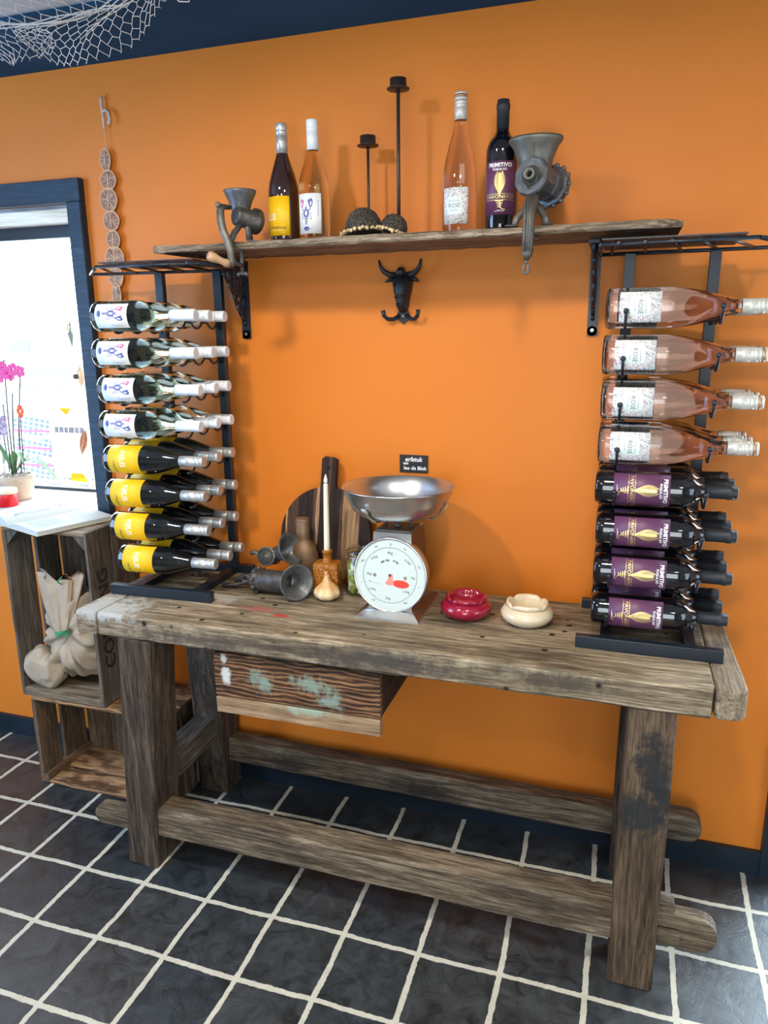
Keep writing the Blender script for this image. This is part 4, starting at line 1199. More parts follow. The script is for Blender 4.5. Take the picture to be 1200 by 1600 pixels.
def seed_mat():
    m, nt, b = newmat('sunflower_seed_face'); N, L = nt.nodes, nt.links
    tc = N.new('ShaderNodeTexCoord'); v = N.new('ShaderNodeTexVoronoi'); v.inputs['Scale'].default_value = 240
    L.new(tc.outputs['Object'], v.inputs['Vector'])
    r = N.new('ShaderNodeValToRGB'); e = r.color_ramp.elements
    e[0].position = 0.15; e[0].color = (0.16, 0.125, 0.09, 1); e[1].position = 0.55; e[1].color = (0.018, 0.015, 0.013, 1)
    L.new(v.outputs['Distance'], r.inputs['Fac']); L.new(r.outputs['Color'], b.inputs['Base Color'])
    bp = N.new('ShaderNodeBump'); bp.inputs['Strength'].default_value = 1; bp.inputs['Distance'].default_value = 0.003; bp.invert = True
    L.new(v.outputs['Distance'], bp.inputs['Height']); L.new(bp.outputs['Normal'], b.inputs['Normal']); b.inputs['Roughness'].default_value = 0.8
    return m


SEED = seed_mat(); PET = simple('dry_beige_bracts', (0.62, 0.47, 0.25), 0.8, noise=0.2, nscale=60)
def sunflower(x, y, R, hgt, tilt, label, seed):
    t = thing('sunflower_head', label, 'dried sunflower', (x, y, 1.7665), group='dried sunflower heads')
    rr = random.Random(seed)
    T = Matrix.Translation((0, 0, 0.003)) @ Matrix.Rotation(tilt, 4, 'Y') @ Matrix.Rotation(-0.10, 4, 'X')
    mb = MB(); mb.lathe([(R * 0.95, hgt * 0.08), (R, hgt * 0.28), (R * 0.93, hgt * 0.55), (R * 0.72, hgt * 0.82), (R * 0.42, hgt * 0.97), (0.0, hgt)], 40, M=T)
    mb.build('seed_face', SEED, t)
    k = 0; mb = MB(); nn = 30
    for i in range(nn):
        a = 2 * PI * i / nn + rr.uniform(-0.06, 0.06); r0 = R * 0.88; r1 = R * (1.06 + rr.uniform(0, 0.18)); z = 0.010
        mb.tube([T @ V((r0 * math.cos(a), r0 * math.sin(a), z)), T @ V((r1 * math.cos(a), r1 * math.sin(a), z * 0.9)), T @ V((r1 * 1.06 * math.cos(a + 0.03), r1 * 1.06 * math.sin(a + 0.03), z * 0.75 + rr.uniform(-0.006, 0.006)))], [0.0042, 0.0052, 0.0028], 6, flat=0.7)
    mb.build('bracts', PET, t)
    return t


sunflower(-0.187, -0.205, 0.047, 0.068, -0.10, 'larger dried sunflower head with beige bracts lying on the shelf', 3)
sunflower(-0.118, -0.195, 0.036, 0.052, 0.30, 'smaller dried sunflower head leaning beside the larger one', 4)

# ------------------------------------------------------------------ bull head hook on the wall
bh_ = thing('bull_hook', 'black cast iron bull head wall hook with two hooks below the shelf', 'wall hook', (-0.143, 0.0, 1.64))
secs = [(0.052, 0.018, 0.010), (0.046, 0.027, 0.030), (0.036, 0.029, 0.044), (0.022, 0.0275, 0.050), (0.004, 0.0245, 0.050), (-0.010, 0.0200, 0.046), (-0.022, 0.0180, 0.044), (-0.036, 0.0165, 0.040), (-0.046, 0.0125, 0.028), (-0.052, 0.008, 0.012)]
vs = []; fs = []; n = 20
for (z, w, d) in secs:
    for k in range(n):
        a = PI * k / (n - 1)
        vs.append((-w * math.cos(a), -0.002 - d * math.sin(a) ** 0.8, z))
for i in range(len(secs) - 1):
    for k in range(n - 1): fs.append((i * n + k, i * n + k + 1, (i + 1) * n + k + 1, (i + 1) * n + k))
    fs.append((i * n + n - 1, i * n, (i + 1) * n, (i + 1) * n + n - 1))
fs.append(list(range(n))); fs.append([(len(secs) - 1) * n + k for k in reversed(range(n))])
BK = simple('black_cast_iron', (0.012, 0.016, 0.022), 0.42, 0.2, bump=0.4, bscale=90)
m = MB(); m.add(vs, fs, 0, True)
m.ball((0.0, -0.030, 0.056), 0.013, 12); m.ball((-0.013, -0.052, 0.020), 0.0045, 8); m.ball((0.013, -0.052, 0.020), 0.0045, 8)
m.tube([(-0.013, -0.044, -0.012), (0, -0.051, -0.009), (0.013, -0.044, -0.012)], 0.0035, 8)
for s_ in (-1, 1): m.ball((s_ * 0.008, -0.044, -0.030), 0.0035, 8)
m.build('head', BK, bh_)
for s_ in (-1, 1):
    MB().tube([(s_ * 0.018, -0.022, 0.048), (s_ * 0.034, -0.028, 0.050), (s_ * 0.048, -0.034, 0.058), (s_ * 0.057, -0.038, 0.072), (s_ * 0.060, -0.040, 0.088)], [0.009, 0.008, 0.0065, 0.005, 0.0022], 12).build('horn', BK, bh_)
    MB().tube([(s_ * 0.024, -0.016, 0.038), (s_ * 0.038, -0.018, 0.036), (s_ * 0.049, -0.020, 0.030)], [0.008, 0.010, 0.002], 10, flat=0.6).build('ear', BK, bh_)
    MB().tube([(s_ * 0.010, -0.008, -0.060), (s_ * 0.026, -0.016, -0.070), (s_ * 0.040, -0.026, -0.070), (s_ * 0.049, -0.034, -0.060), (s_ * 0.051, -0.036, -0.046)], [0.006, 0.0058, 0.0055, 0.0055, 0.0062], 12).build('hook', BK, bh_)
m = MB(); m.prism([(-0.012, -0.044), (-0.020, -0.062), (-0.014, -0.072), (0.0, -0.084), (0.014, -0.072), (0.020, -0.062), (0.012, -0.044)], 'y', -0.010, 0.0)
m.build('back_plate', BK, bh_)
MB().lathe([(0.0045, 0), (0.0045, 0.002), (0.0, 0.003)], 12, M=axis_m((0, -0.010, -0.062), (0, -1, 0))).build('screw', simple('screw_metal', (0.5, 0.5, 0.48), 0.35, 0.9), bh_)

# ------------------------------------------------------------------ chalk sign
sg = MB(); sg.bx(-0.1565, -0.0705, -0.005, -0.0005, 1.1300, 1.1825, ch=0.0008)
d = Decal()
chalk = simple('white_chalk_pen', (0.85, 0.85, 0.85), 0.7)
d.text('erfstuk', 0.0185, offset=0.0005, at=(0.000, 0.0130), mi=1, shear=0.15)
d.text('van', 0.0120, offset=0.0004, at=(-0.024, 0.0015), mi=1, shear=0.1)
d.text('leo de Blok', 0.0150, offset=0.0004, at=(0.004, -0.0130), mi=1, shear=0.1)
d.on_plane(sg, (-0.1135, -0.0052, 1.1563), (1, 0, 0), (0, 0, 1))
tag(sg.build('chalk_sign', [simple('black_slate_card', (0.012, 0.012, 0.013), 0.6), chalk]), 'small black card with white handwriting on the wall above the scale', 'sign')

# ------------------------------------------------------------------ dried orange garland
gl = thing('orange_garland', 'garland of dried orange slices hanging on the wall beside the window', 'garland', (-1.085, -0.006, 2.16))
WH = simple('whitewashed_wood', (0.60, 0.50, 0.42), 0.7, noise=0.15, nscale=60)
m = MB()
m.tube([(0.006, -0.006, 0.068), (0.001, -0.006, 0.072), (0.0, -0.006, 0.060), (0.001, -0.006, 0.035), (0.003, -0.006, 0.005), (0.004, -0.006, -0.018)], [0.0035, 0.0045, 0.0045, 0.0042, 0.0042, 0.004], 10, flat=0.9)
m.tube([(0.004, -0.008, 0.028), (0.015, -0.010, 0.032), (0.026, -0.012, 0.022), (0.030, -0.013, 0.005), (0.026, -0.013, -0.010)], [0.0042, 0.0042, 0.0042, 0.0042, 0.0048], 10)
m.build('hanger', WH, gl)
MB().tube([(0.004, -0.006, -0.018), (0.004, -0.006, -0.20), (-0.002, -0.006, -0.46), (0.0, -0.006, -0.75), (0.004, -0.006, -1.20), (0.02, -0.006, -1.25)], 0.0012, 6).build('string', simple('white_twine', (0.7, 0.62, 0.55), 0.8), gl)


def orange_flesh():
    m, nt, b = newmat('dried_orange_flesh'); N, L = nt.nodes, nt.links
    tc = N.new('ShaderNodeTexCoord'); n_ = N.new('ShaderNodeTexNoise'); n_.inputs['Scale'].default_value = 130; n_.inputs['Detail'].default_value = 4
    L.new(tc.outputs['Object'], n_.inputs['Vector'])
    r = N.new('ShaderNodeValToRGB'); e = r.color_ramp.elements
    e[0].position = 0.4; e[0].color = (0.20, 0.075, 0.035, 1); e[1].position = 0.68; e[1].color = (0.50, 0.28, 0.16, 1)
    L.new(n_.outputs['Fac'], r.inputs['Fac']); L.new(r.outputs['Color'], b.inputs['Base Color']); b.inputs['Roughness'].default_value = 0.6
    return m


OF = orange_flesh(); OR = simple('dried_orange_rind', (0.66, 0.40, 0.24), 0.7); OP = simple('dried_pith', (0.70, 0.55, 0.42), 0.8)
for (px, pz, rx, rz_) in [(-0.001, -0.105, 0.017, 0.031), (0.003, -0.163, 0.026, 0.027), (-0.002, -0.219, 0.030, 0.034), (0.001, -0.280, 0.027, 0.028), (0.002, -0.336, 0.023, 0.027), (0.001, -0.390, 0.033, 0.033), (0.0, -0.447, 0.027, 0.030), (-0.003, -0.500, 0.017, 0.034)]:
    m = MB()
    M0 = Matrix.Translation((px, -0.010, pz)) @ Matrix.Rotation(random.uniform(-0.12, 0.12), 4, 'Z')
    N_ = 28
    ringp = [M0 @ V((rx * (1 + 0.03 * math.sin(k * 1.9)) * math.cos(2 * PI * k / N_), 0, rz_ * (1 + 0.03 * math.cos(k * 1.3)) * math.sin(2 * PI * k / N_))) for k in range(N_)]
    m.tube(ringp, 0.0022, 6, 1, closed=True)
    c0 = M0 @ V((0, 0.0008, 0)); c1 = M0 @ V((0, -0.0008, 0))
    m.add([c0] + [p + V((0, 0.0008, 0)) for p in ringp], [(0, 1 + k, 1 + (k + 1) % N_) for k in range(N_)], 0)
    m.add([c1] + [p - V((0, 0.0008, 0)) for p in ringp], [(0, 1 + (k + 1) % N_, 1 + k) for k in range(N_)], 0)
    for k in range(8):
        a = 2 * PI * k / 8 + px * 90
        m.tube([M0 @ V((0, -0.001, 0)), M0 @ V((rx * 0.9 * math.cos(a), -0.001, rz_ * 0.9 * math.sin(a)))], 0.0007, 5, 2)
    m.tube([M0 @ V((-0.001, -0.002, -rz_ * 0.72)), M0 @ V((0.0, -0.0025, 0)), M0 @ V((0.001, -0.002, rz_ * 0.72))], 0.0016, 6, 2)
    m.build('orange_slice', [OF, OR, OP], gl)

# ------------------------------------------------------------------ round board with handle
bd = thing('chopping_board', 'round dark and light striped wooden chopping board leaning on the orange wall', 'chopping board', (-0.365, -0.112, 0.8005), (-0.235, 0, 0))
R0 = 0.144; hw = 0.0235
pl = []
a0 = math.asin(hw * 1.15 / R0)
for i in range(57):
    a = PI / 2 - a0 - (2 * PI - 2 * a0) * i / 56
    pl.append((R0 * math.cos(a), R0 + R0 * math.sin(a)))
pl += [(-hw, 2 * R0 + 0.012), (-hw * 1.02, 0.372), (-hw * 0.55, 0.380), (hw * 0.5, 0.378), (hw * 1.02, 0.372), (hw, 2 * R0 + 0.012)]
stripes = [(c, r_) for c, r_ in []]
def board_mat():
    m, nt, b = newmat('striped_walnut_and_pale_wood'); N, L = nt.nodes, nt.links
    tc = N.new('ShaderNodeTexCoord'); sx = N.new('ShaderNodeSeparateXYZ'); L.new(tc.outputs['Object'], sx.inputs[0])
    n_ = N.new('ShaderNodeTexNoise'); n_.inputs['Scale'].default_value = 1; n_.inputs['Detail'].default_value = 6; n_.inputs['Distortion'].default_value = 0.8
    mp = N.new('ShaderNodeMapping'); mp.inputs['Scale'].default_value = (110, 40, 9); L.new(tc.outputs['Object'], mp.inputs[0]); L.new(mp.outputs[0], n_.inputs['Vector'])
    ma = N.new('ShaderNodeMath'); ma.operation = 'MULTIPLY_ADD'; ma.inputs[1].default_value = 0.010; L.new(n_.outputs['Fac'], ma.inputs[0]); L.new(sx.outputs[0], ma.inputs[2])
    mr = N.new('ShaderNodeMapRange'); mr.inputs['From Min'].default_value = -0.15; mr.inputs['From Max'].default_value = 0.16; L.new(ma.outputs[0], mr.inputs['Value'])
    r = N.new('ShaderNodeValToRGB'); r.color_ramp.interpolation = 'CONSTANT'
    dark = (0.028, 0.016, 0.013, 1); mid = (0.075, 0.042, 0.028, 1); lt = (0.36, 0.20, 0.085, 1)
    sp = [(0.0, dark), (0.075, lt), (0.095, mid), (0.20, dark), (0.36, mid), (0.39, (0.36, 0.20, 0.11, 1)), (0.425, dark), (0.50, mid), (0.53, dark), (0.64, mid), (0.67, lt), (0.80, (0.30, 0.17, 0.085, 1)), (0.84, dark), (0.95, mid)]
    e = r.color_ramp.elements
    e[0].position = 0; e[0].color = sp[0][1]; e[1].position = sp[1][0]; e[1].color = sp[1][1]
    for p_, c_ in sp[2:]:
        k = e.new(p_); k.color = c_
    L.new(mr.outputs[0], r.inputs['Fac'])
    m2 = N.new('ShaderNodeMapRange'); m2.inputs['From Min'].default_value = 0.3; m2.inputs['From Max'].default_value = 0.7; m2.inputs['To Min'].default_value = 0.5; m2.inputs['To Max'].default_value = 1.4
    L.new(n_.outputs['Fac'], m2.inputs['Value'])
    mx = N.new('ShaderNodeMix'); mx.data_type = 'RGBA'; mx.blend_type = 'MULTIPLY'; mx.inputs['Factor'].default_value = 1
    L.new(r.outputs['Color'], mx.inputs['A']); L.new(m2.outputs[0], mx.inputs['B']); L.new(mx.outputs['Result'], b.inputs['Base Color'])
    b.inputs['Roughness'].default_value = 0.7; b.inputs['Specular IOR Level'].default_value = 0.2
    return m


m = MB(); m.prism(pl, 'y', -0.018, 0)
m.lathe([(0.005, 0.0), (0.0, 0.0002)], 14, 1, M=axis_m((0.0, -0.0182, 0.345), (0, -1, 0)))
m.build('board', [board_mat(), HOLE], bd)

# ------------------------------------------------------------------ candle in an amber bottle
ab = thing('amber_bottle', 'square amber glass bottle serving as candle stand behind the garlic', 'bottle', (-0.320, -0.190, 0.8005), (0, 0, 0.12))
def amber():
    m, nt, b = newmat('amber_bubbled_glass'); N, L = nt.nodes, nt.links
    b.inputs['Base Color'].default_value = (0.80, 0.27, 0.02, 1); b.inputs['Roughness'].default_value = 0.06; b.inputs['Transmission Weight'].default_value = 0.6
    tc = N.new('ShaderNodeTexCoord'); v = N.new('ShaderNodeTexVoronoi'); v.inputs['Scale'].default_value = 150; L.new(tc.outputs['Object'], v.inputs['Vector'])
    bp = N.new('ShaderNodeBump'); bp.inputs['Strength'].default_value = 0.8; bp.inputs['Distance'].default_value = 0.002
    L.new(v.outputs['Distance'], bp.inputs['Height']); L.new(bp.outputs['Normal'], b.inputs['Normal'])
    return m


AM = amber()
m = MB(); m.box((0, 0, 0.047), (0.076, 0.060, 0.094), ch=0.012)
m.lathe([(0.020, 0.090), (0.014, 0.097), (0.012, 0.103), (0.012, 0.118), (0.0145, 0.120), (0.0145, 0.127), (0.010, 0.128), (0.0095, 0.118), (0, 0.117)], 24)
m.build('body', AM, ab)
cd = thing('taper_candle', 'tall cream battery taper candle standing in the amber bottle', 'candle', (-0.320, -0.190, 0.9185), (0, 0.010, 0))
MB().lathe([(0.0090, 0.0), (0.0088, 0.02), (0.0068, 0.198), (0.0060, 0.203), (0.0, 0.203)], 24).build('wax', simple('cream_wax', (0.78, 0.74, 0.58), 0.45), cd)
MB().lathe([(0.003, 0.203), (0.0058, 0.209), (0.0052, 0.216), (0.0018, 0.228), (0.0, 0.232)], 18).build('flame_tip', simple('frosted_plastic_flame', (0.80, 0.76, 0.80), 0.3), cd)

# ------------------------------------------------------------------ garlic bulb
ga = MB(); vs = []; fs = []; n = 48
prof = [(0.004, 0.001), (0.020, 0.001), (0.031, 0.008), (0.0355, 0.018), (0.0345, 0.027), (0.028, 0.037), (0.020, 0.045), (0.013, 0.052), (0.0085, 0.059), (0.006, 0.066), (0.0045, 0.072)]
for (r, z) in prof:
    for k in range(n):
        a = 2 * PI * k / n
        rr = r * (1 + 0.13 * abs(math.cos(a * 3.5)) * (1 if z < 0.045 else 0.3) - 0.04) + (0.0018 * math.sin(a * 5 + z * 80) if z > 0.055 else 0)
        vs.append((rr * math.cos(a) + (0.10 * (z - 0.05) if z > 0.05 else 0) * -0.6, rr * math.sin(a), z + (0.004 * math.sin(a * 4) if z > 0.070 else 0)))
for i in range(len(prof) - 1):
    for k in range(n):
        k2 = (k + 1) % n; fs.append((i * n + k, i * n + k2, (i + 1) * n + k2, (i + 1) * n + k))
fs.append([k for k in reversed(range(n))]); fs.append([(len(prof) - 1) * n + k for k in range(n)])
ga.add(vs, fs, 0, True)
for (dx, dz, q) in [(-0.008, 0.012, 0.3), (0.006, 0.014, 1.2), (-0.002, 0.010, 2.2)]:
    ga.tube([(-0.002, 0, 0.070), (-0.002 + dx * 0.5, 0.002 * q, 0.070 + dz * 0.6), (-0.002 + dx, 0.002 * q, 0.070 + dz)], [0.003, 0.0025, 0.0008], 6, flat=0.4)
def garlic_mat():
    m, nt, b = newmat('papery_garlic_skin'); N, L = nt.nodes, nt.links
    tc = N.new('ShaderNodeTexCoord'); sx = N.new('ShaderNodeSeparateXYZ'); L.new(tc.outputs['Object'], sx.inputs[0])
    n_ = N.new('ShaderNodeTexNoise'); n_.inputs['Scale'].default_value = 90; n_.inputs['Detail'].default_value = 4; L.new(tc.outputs['Object'], n_.inputs['Vector'])
    r = N.new('ShaderNodeValToRGB'); e = r.color_ramp.elements
    e[0].position = 0.0; e[0].color = (0.74, 0.52, 0.28, 1); e[1].position = 1; e[1].color = (0.72, 0.46, 0.24, 1)
    k = e.new(0.35); k.color = (0.80, 0.62, 0.36, 1); k = e.new(0.55); k.color = (0.62, 0.34, 0.14, 1)
    mr = N.new('ShaderNodeMapRange'); mr.inputs['From Max'].default_value = 0.09
    ma = N.new('ShaderNodeMath'); ma.operation = 'MULTIPLY_ADD'; ma.inputs[1].default_value = 0.02; L.new(n_.outputs['Fac'], ma.inputs[0]); L.new(sx.outputs[2], ma.inputs[2])
    L.new(ma.outputs[0], mr.inputs['Value']); L.new(mr.outputs[0], r.inputs['Fac']); L.new(r.outputs['Color'], b.inputs['Base Color']); b.inputs['Roughness'].default_value = 0.45
    return m


go = tag(ga.build('garlic_bulb', garlic_mat()), 'golden garlic bulb standing in front of the amber bottle', 'garlic')
go.location = (-0.300, -0.245, 0.8005)

# ------------------------------------------------------------------ clip-top jar with cubes
jr = thing('glass_jar', 'clear glass jar of pale cheese-like cubes and an olive half hidden by the scale', 'jar', (-0.222, -0.165, 0.8005))
JG = thin_glass('jar_glass', (0.93, 0.97, 0.94), 1.3)
MB().lathe([(0.044, 0), (0.049, 0.004), (0.050, 0.010), (0.050, 0.092), (0.047, 0.102), (0.041, 0.108), (0.041, 0.118), (0.0385, 0.118), (0.0385, 0.107), (0.0465, 0.098), (0.0478, 0.090), (0.0478, 0.010), (0.044, 0.006), (0, 0.005)], 40).build('jar_body', JG, jr)
MB().lathe([(0.043, 0.119), (0.046, 0.121), (0.046, 0.128), (0.043, 0.133), (0.032, 0.139), (0.0, 0.141), (0.0, 0.137), (0.030, 0.135), (0.040, 0.130), (0.041, 0.122), (0.0, 0.121)], 40).build('lid', JG, jr)
m = MB(); m.tube([(0.0430 * math.cos(a), 0.0430 * math.sin(a), 0.113) for a in [2 * PI * k / 40 for k in range(40)]], 0.0013, 6, closed=True)
m.tube([(0.044 * math.cos(a), 0.044 * math.sin(a), 0.1235) for a in [2 * PI * k / 40 for k in range(40)]], 0.0013, 6, closed=True)
m.tube([(0.0, -0.045, 0.123), (0.004, -0.050, 0.118), (0.004, -0.050, 0.105), (-0.004, -0.050, 0.105), (-0.004, -0.050, 0.118), (0.0, -0.045, 0.123)], 0.0012, 6)
m.build('wire_clasp', simple('bright_wire', (0.6, 0.6, 0.6), 0.25, 1.0), jr)
CUB = simple('pale_cream_cube', (0.72, 0.74, 0.58), 0.45); GRN = simple('green_pickle_cube', (0.34, 0.38, 0.08), 0.45)
rr = random.Random(9); spots = []
cube_proto = {}
for lay in range(5):
    zc = 0.0155 + lay * 0.0168
    for (rad, cnt, ph) in ((0.0345, 9, lay * 0.37), (0.015, 4, lay * 0.9)):
        for k in range(cnt):
            a = 2 * PI * k / cnt + ph
            mb = MB(); mb.box((0, 0, 0), (0.0145, 0.0145, 0.0145), ch=0.0022)
            gr_ = rr.random() < 0.22
            if gr_ not in cube_proto:
                o = mb.build('food_cube', GRN if gr_ else CUB); cube_proto[gr_] = o
            else:
                o = cube_proto[gr_].copy(); COL.objects.link(o)
            o['group'] = 'green cubes in the glass jar' if gr_ else 'cream cubes in the glass jar'; o['category'] = 'food cube'
            o['label'] = 'small %s cube of pickled food inside the glass jar' % ('green' if gr_ else 'cream')
            o.matrix_basis = Matrix.Translation((-0.222 + rad * math.cos(a), -0.165 + rad * math.sin(a), 0.8 + zc)) @ Euler((rr.uniform(-0.3, 0.3), rr.uniform(-0.3, 0.3), a + rr.uniform(-0.3, 0.3))).to_matrix().to_4x4()
ol = tag(MB().ball((0, 0, 0), 0.008, 14, sc=(1, 1, 1.1)).build('olive', simple('black_olive', (0.02, 0.014, 0.02), 0.25)), 'black olive among the cubes near the top of the jar', 'olive')
ol.location = (-0.222 + 0.006, -0.165 - 0.0395, 0.8 + 0.0915)

# ------------------------------------------------------------------ two spare grinders lying in front of the board
g3 = thing('meat_grinder', 'dark old meat grinder lying on the bench with its trumpet mouth facing the camera', 'grinder', (-0.44, -0.24, 0.8005), group='spare grinders lying on the bench')
A = axis_m((-0.085, -0.005, 0.036), (0.97, -0.12, 0.06))
m = MB()
m.lathe([(0.026, 0.012), (0.031, 0.0), (0.036, 0.001), (0.038, 0.010), (0.034, 0.016), (0.0325, 0.03), (0.032, 0.080), (0.030, 0.105), (0.026, 0.115), (0, 0.118)], 34, M=A)
m.lathe([(0.0262, 0.010), (0.022, 0.014), (0.0, 0.015)], 30, 1, M=A)
for k in range(9):
    a = 2 * PI * k / 9
    m.ball(A @ V((0.035 * math.cos(a), 0.035 * math.sin(a), 0.012)), 0.0075, 8)
m.build('barrel', [IRON_D, RUST], g3)
A2 = axis_m((0.028, -0.012, 0.046), (0.74, -0.63, 0.16))
m = MB(); m.lathe([(0.022, -0.02), (0.024, 0.010), (0.029, 0.026), (0.040, 0.040), (0.0490, 0.046), (0.0515, 0.049), (0.0500, 0.051), (0.045, 0.047), (0.030, 0.035), (0.019, 0.018), (0.017, 0.0), (0.0, -0.002)], 44, M=A2)
m.build('trumpet_mouth', IRON, g3)
m = MB(); m.tube([(-0.085, 0.0, 0.030), (-0.115, 0.004, 0.024), (-0.150, 0.000, 0.014), (-0.195, -0.004, 0.009)], [0.010, 0.009, 0.008, 0.010], 12, flat=0.7)
m.tube([(-0.10, 0.0, 0.040), (-0.135, 0.02, 0.034), (-0.165, 0.02, 0.016)], [0.008, 0.010, 0.007], 10)
m.tube([(-0.118 + 0.012 * math.cos(a), -0.004, 0.036 + 0.010 * math.sin(a)) for a in [2 * PI * k / 14 for k in range(14)]], 0.0035, 8, closed=True)
m.build('clamp_arm', IRON_D, g3)

g4 = thing('meat_grinder', 'grey meat grinder with perforated plate resting on top of the other grinder', 'grinder', (-0.47, -0.195, 0.8705), group='spare grinders lying on the bench')
P4 = axis_m((-0.030, -0.020, 0.030), (0.0, -0.95, 0.30))
m = MB(); m.lathe([(0.0275, -0.006), (0.029, -0.002), (0.029, 0.006), (0.0255, 0.008), (0.0250, 0.004), (0.0, 0.004)], 12, M=P4, smooth=False)
m.lathe([(0.0235, -0.05), (0.025, -0.006)], 24, M=P4)
m.tube([P4 @ V((-0.026, 0.004, 0.0)), P4 @ V((-0.040, 0.010, 0.0)), P4 @ V((-0.054, 0.004, 0.0))], [0.006, 0.005, 0.0065], 8)
m.build('barrel', IRON, g4)
m = MB(); m.lathe([(0.0230, 0.0042), (0.0230, 0.0065), (0.006, 0.0066), (0.005, 0.0085), (0.0, 0.0088)], 30, M=P4)
for ring, cnt in ((0.0085, 8), (0.0125, 12), (0.0165, 16), (0.0205, 20)):
    for k in range(cnt):
        a = 2 * PI * k / cnt + ring * 200
        c = (ring * math.cos(a), ring * math.sin(a), 0.0067)
        m.lathe([(0.00165, 0.0), (0.0, 0.0001)], 7, 1, M=P4 @ Matrix.Translation(c))
m.build('hole_plate', [IRON_L, HOLE], g4)
A4 = axis_m((-0.004, 0.004, 0.034), (0.86, -0.22, 0.38))
m = MB(); m.lathe([(0.021, -0.020), (0.022, 0.006), (0.028, 0.026), (0.040, 0.044), (0.0480, 0.050), (0.0500, 0.053), (0.0485, 0.055), (0.040, 0.049), (0.026, 0.032), (0.016, 0.01), (0.0, 0.0)], 40, M=A4)
m.build('hopper', IRON, g4)
fu = thing('brown_funnel', 'brown stained metal funnel standing upside down between the grinders and the board', 'funnel', (-0.408, -0.150, 0.8005), (0.0, -0.02, 0))
MB().lathe([(0.044, 0.0), (0.046, 0.004), (0.046, 0.030), (0.045, 0.070), (0.043, 0.100), (0.037, 0.122), (0.0275, 0.134), (0.0235, 0.138), (0.0225, 0.146), (0.0222, 0.200), (0.020, 0.206), (0.018, 0.206), (0.0, 0.200)], 40, sy=0.8).build('funnel_body', simple('brown_stained_metal', (0.16, 0.095, 0.050), 0.50, 0.35, noise=0.55, nscale=28, bump=0.3, bscale=90), fu)

# ------------------------------------------------------------------ kitchen scale
ks = thing('kitchen_scale', 'old mechanical kitchen scale with white dial and steel pan on the workbench', 'scale', (-0.090, -0.240, 0.8005))
CHR = simple('worn_chrome', (0.62, 0.62, 0.61), 0.26, 0.9, noise=0.1, nscale=20)
SIDE = simple('brown_enamel_side', (0.085, 0.034, 0.022), 0.38, 0.1)
PANM = simple('aluminium_pan', (0.60, 0.62, 0.65), 0.27, 0.95, noise=0.08, nscale=12)
def frust(mb, x0, x1, y0, y1, z0, X0, X1, Y0, Y1, z1, mi=0, smi=None):
    vs = [(x0, y0, z0), (x1, y0, z0), (x1, y1, z0), (x0, y1, z0), (X0, Y0, z1), (X1, Y0, z1), (X1, Y1, z1), (X0, Y1, z1)]
    mb.add(vs, [(0, 3, 2, 1), (4, 5, 6, 7), (0, 1, 5, 4), (2, 3, 7, 6)], mi)
    return mb.add(vs, [(1, 2, 6, 5), (3, 0, 4, 7)], mi if smi is None else smi)
m = MB(); frust(m, -0.088, 0.088, -0.118, 0.118, 0.0, -0.086, 0.086, -0.116, 0.116, 0.006); frust(m, -0.086, 0.086, -0.116, 0.116, 0.006, -0.066, 0.066, -0.090, 0.095, 0.018, 0, 1)
m.build('base', [CHR, SIDE], ks)
m = MB(); frust(m, -0.060, 0.060, -0.080, 0.085, 0.018, -0.052, 0.052, -0.055, 0.070, 0.222, 0, 1)
m.build('housing', [CHR, SIDE], ks)
m = MB()
for sx in (-0.036, 0.036): m.cyl((sx, 0.005, 0.222), (sx, 0.005, 0.262), 0.0035, 10)
m.bx(-0.048, 0.048, -0.045, 0.05, 0.222, 0.227); m.lathe([(0.010, 0.227), (0.010, 0.233), (0.005, 0.234), (0.005, 0.240), (0, 0.241)], 14)
m.build('pan_support', IRON_L, ks)
# three curved strap arms cradling the pan
m = MB()
for a in (-1.95, -0.10, 2.5):
    c, s_ = math.cos(a), math.sin(a)
    pts = [(0.01 * c, 0.01 * s_, 0.256), (0.055 * c, 0.055 * s_, 0.255), (0.100 * c, 0.100 * s_, 0.257), (0.127 * c, 0.127 * s_, 0.278), (0.143 * c, 0.143 * s_, 0.300)]
    m.tube(pts, 0.009, 8, flat=0.22, up=(c * -0.3, s_ * -0.3, 1))
m.build('pan_cradle', simple('pitted_chrome', (0.42, 0.38, 0.32), 0.35, 0.7, noise=0.5, nscale=90), ks)
m = MB(); m.lathe([(0.0, 0.262), (0.088, 0.262), (0.106, 0.266), (0.122, 0.279), (0.137, 0.305), (0.147, 0.333), (0.1505, 0.336), (0.1500, 0.339), (0.145, 0.337), (0.134, 0.308), (0.119, 0.283), (0.104, 0.270), (0.088, 0.266), (0.0, 0.266)], 64)
m.build('pan', PANM, ks)
# dial, tilted slightly back
D0 = axis_m((0.0, -0.070, 0.112), (0.0, -0.985, 0.17))
DM = Matrix.Translation((0.0, -0.070, 0.112)) @ Matrix.Rotation(PI / 2 - 0.10, 4, 'X')
m = MB()
m.lathe([(0.094, -0.022), (0.1005, -0.020), (0.1015, 0.006), (0.1000, 0.011), (0.0965, 0.012), (0.0955, 0.008), (0.0, 0.008)], 64, M=DM)
m.lathe([(0.0955, 0.0083), (0.0, 0.0084)], 64, 1, M=DM, cap=False)
d = Decal()
RR = 0.0745
d.ring(0, 0, RR, RR, 0.0006, 2, n=72)
for k in range(100):
    a = 2 * PI * k / 100 + PI / 2; L_ = 0.0055 if k % 10 == 0 else (0.0038 if k % 5 == 0 else 0.0026)
    d.line([(RR * math.cos(a), RR * math.sin(a)), ((RR - L_) * math.cos(a), (RR - L_) * math.sin(a))], 0.0006, 2)
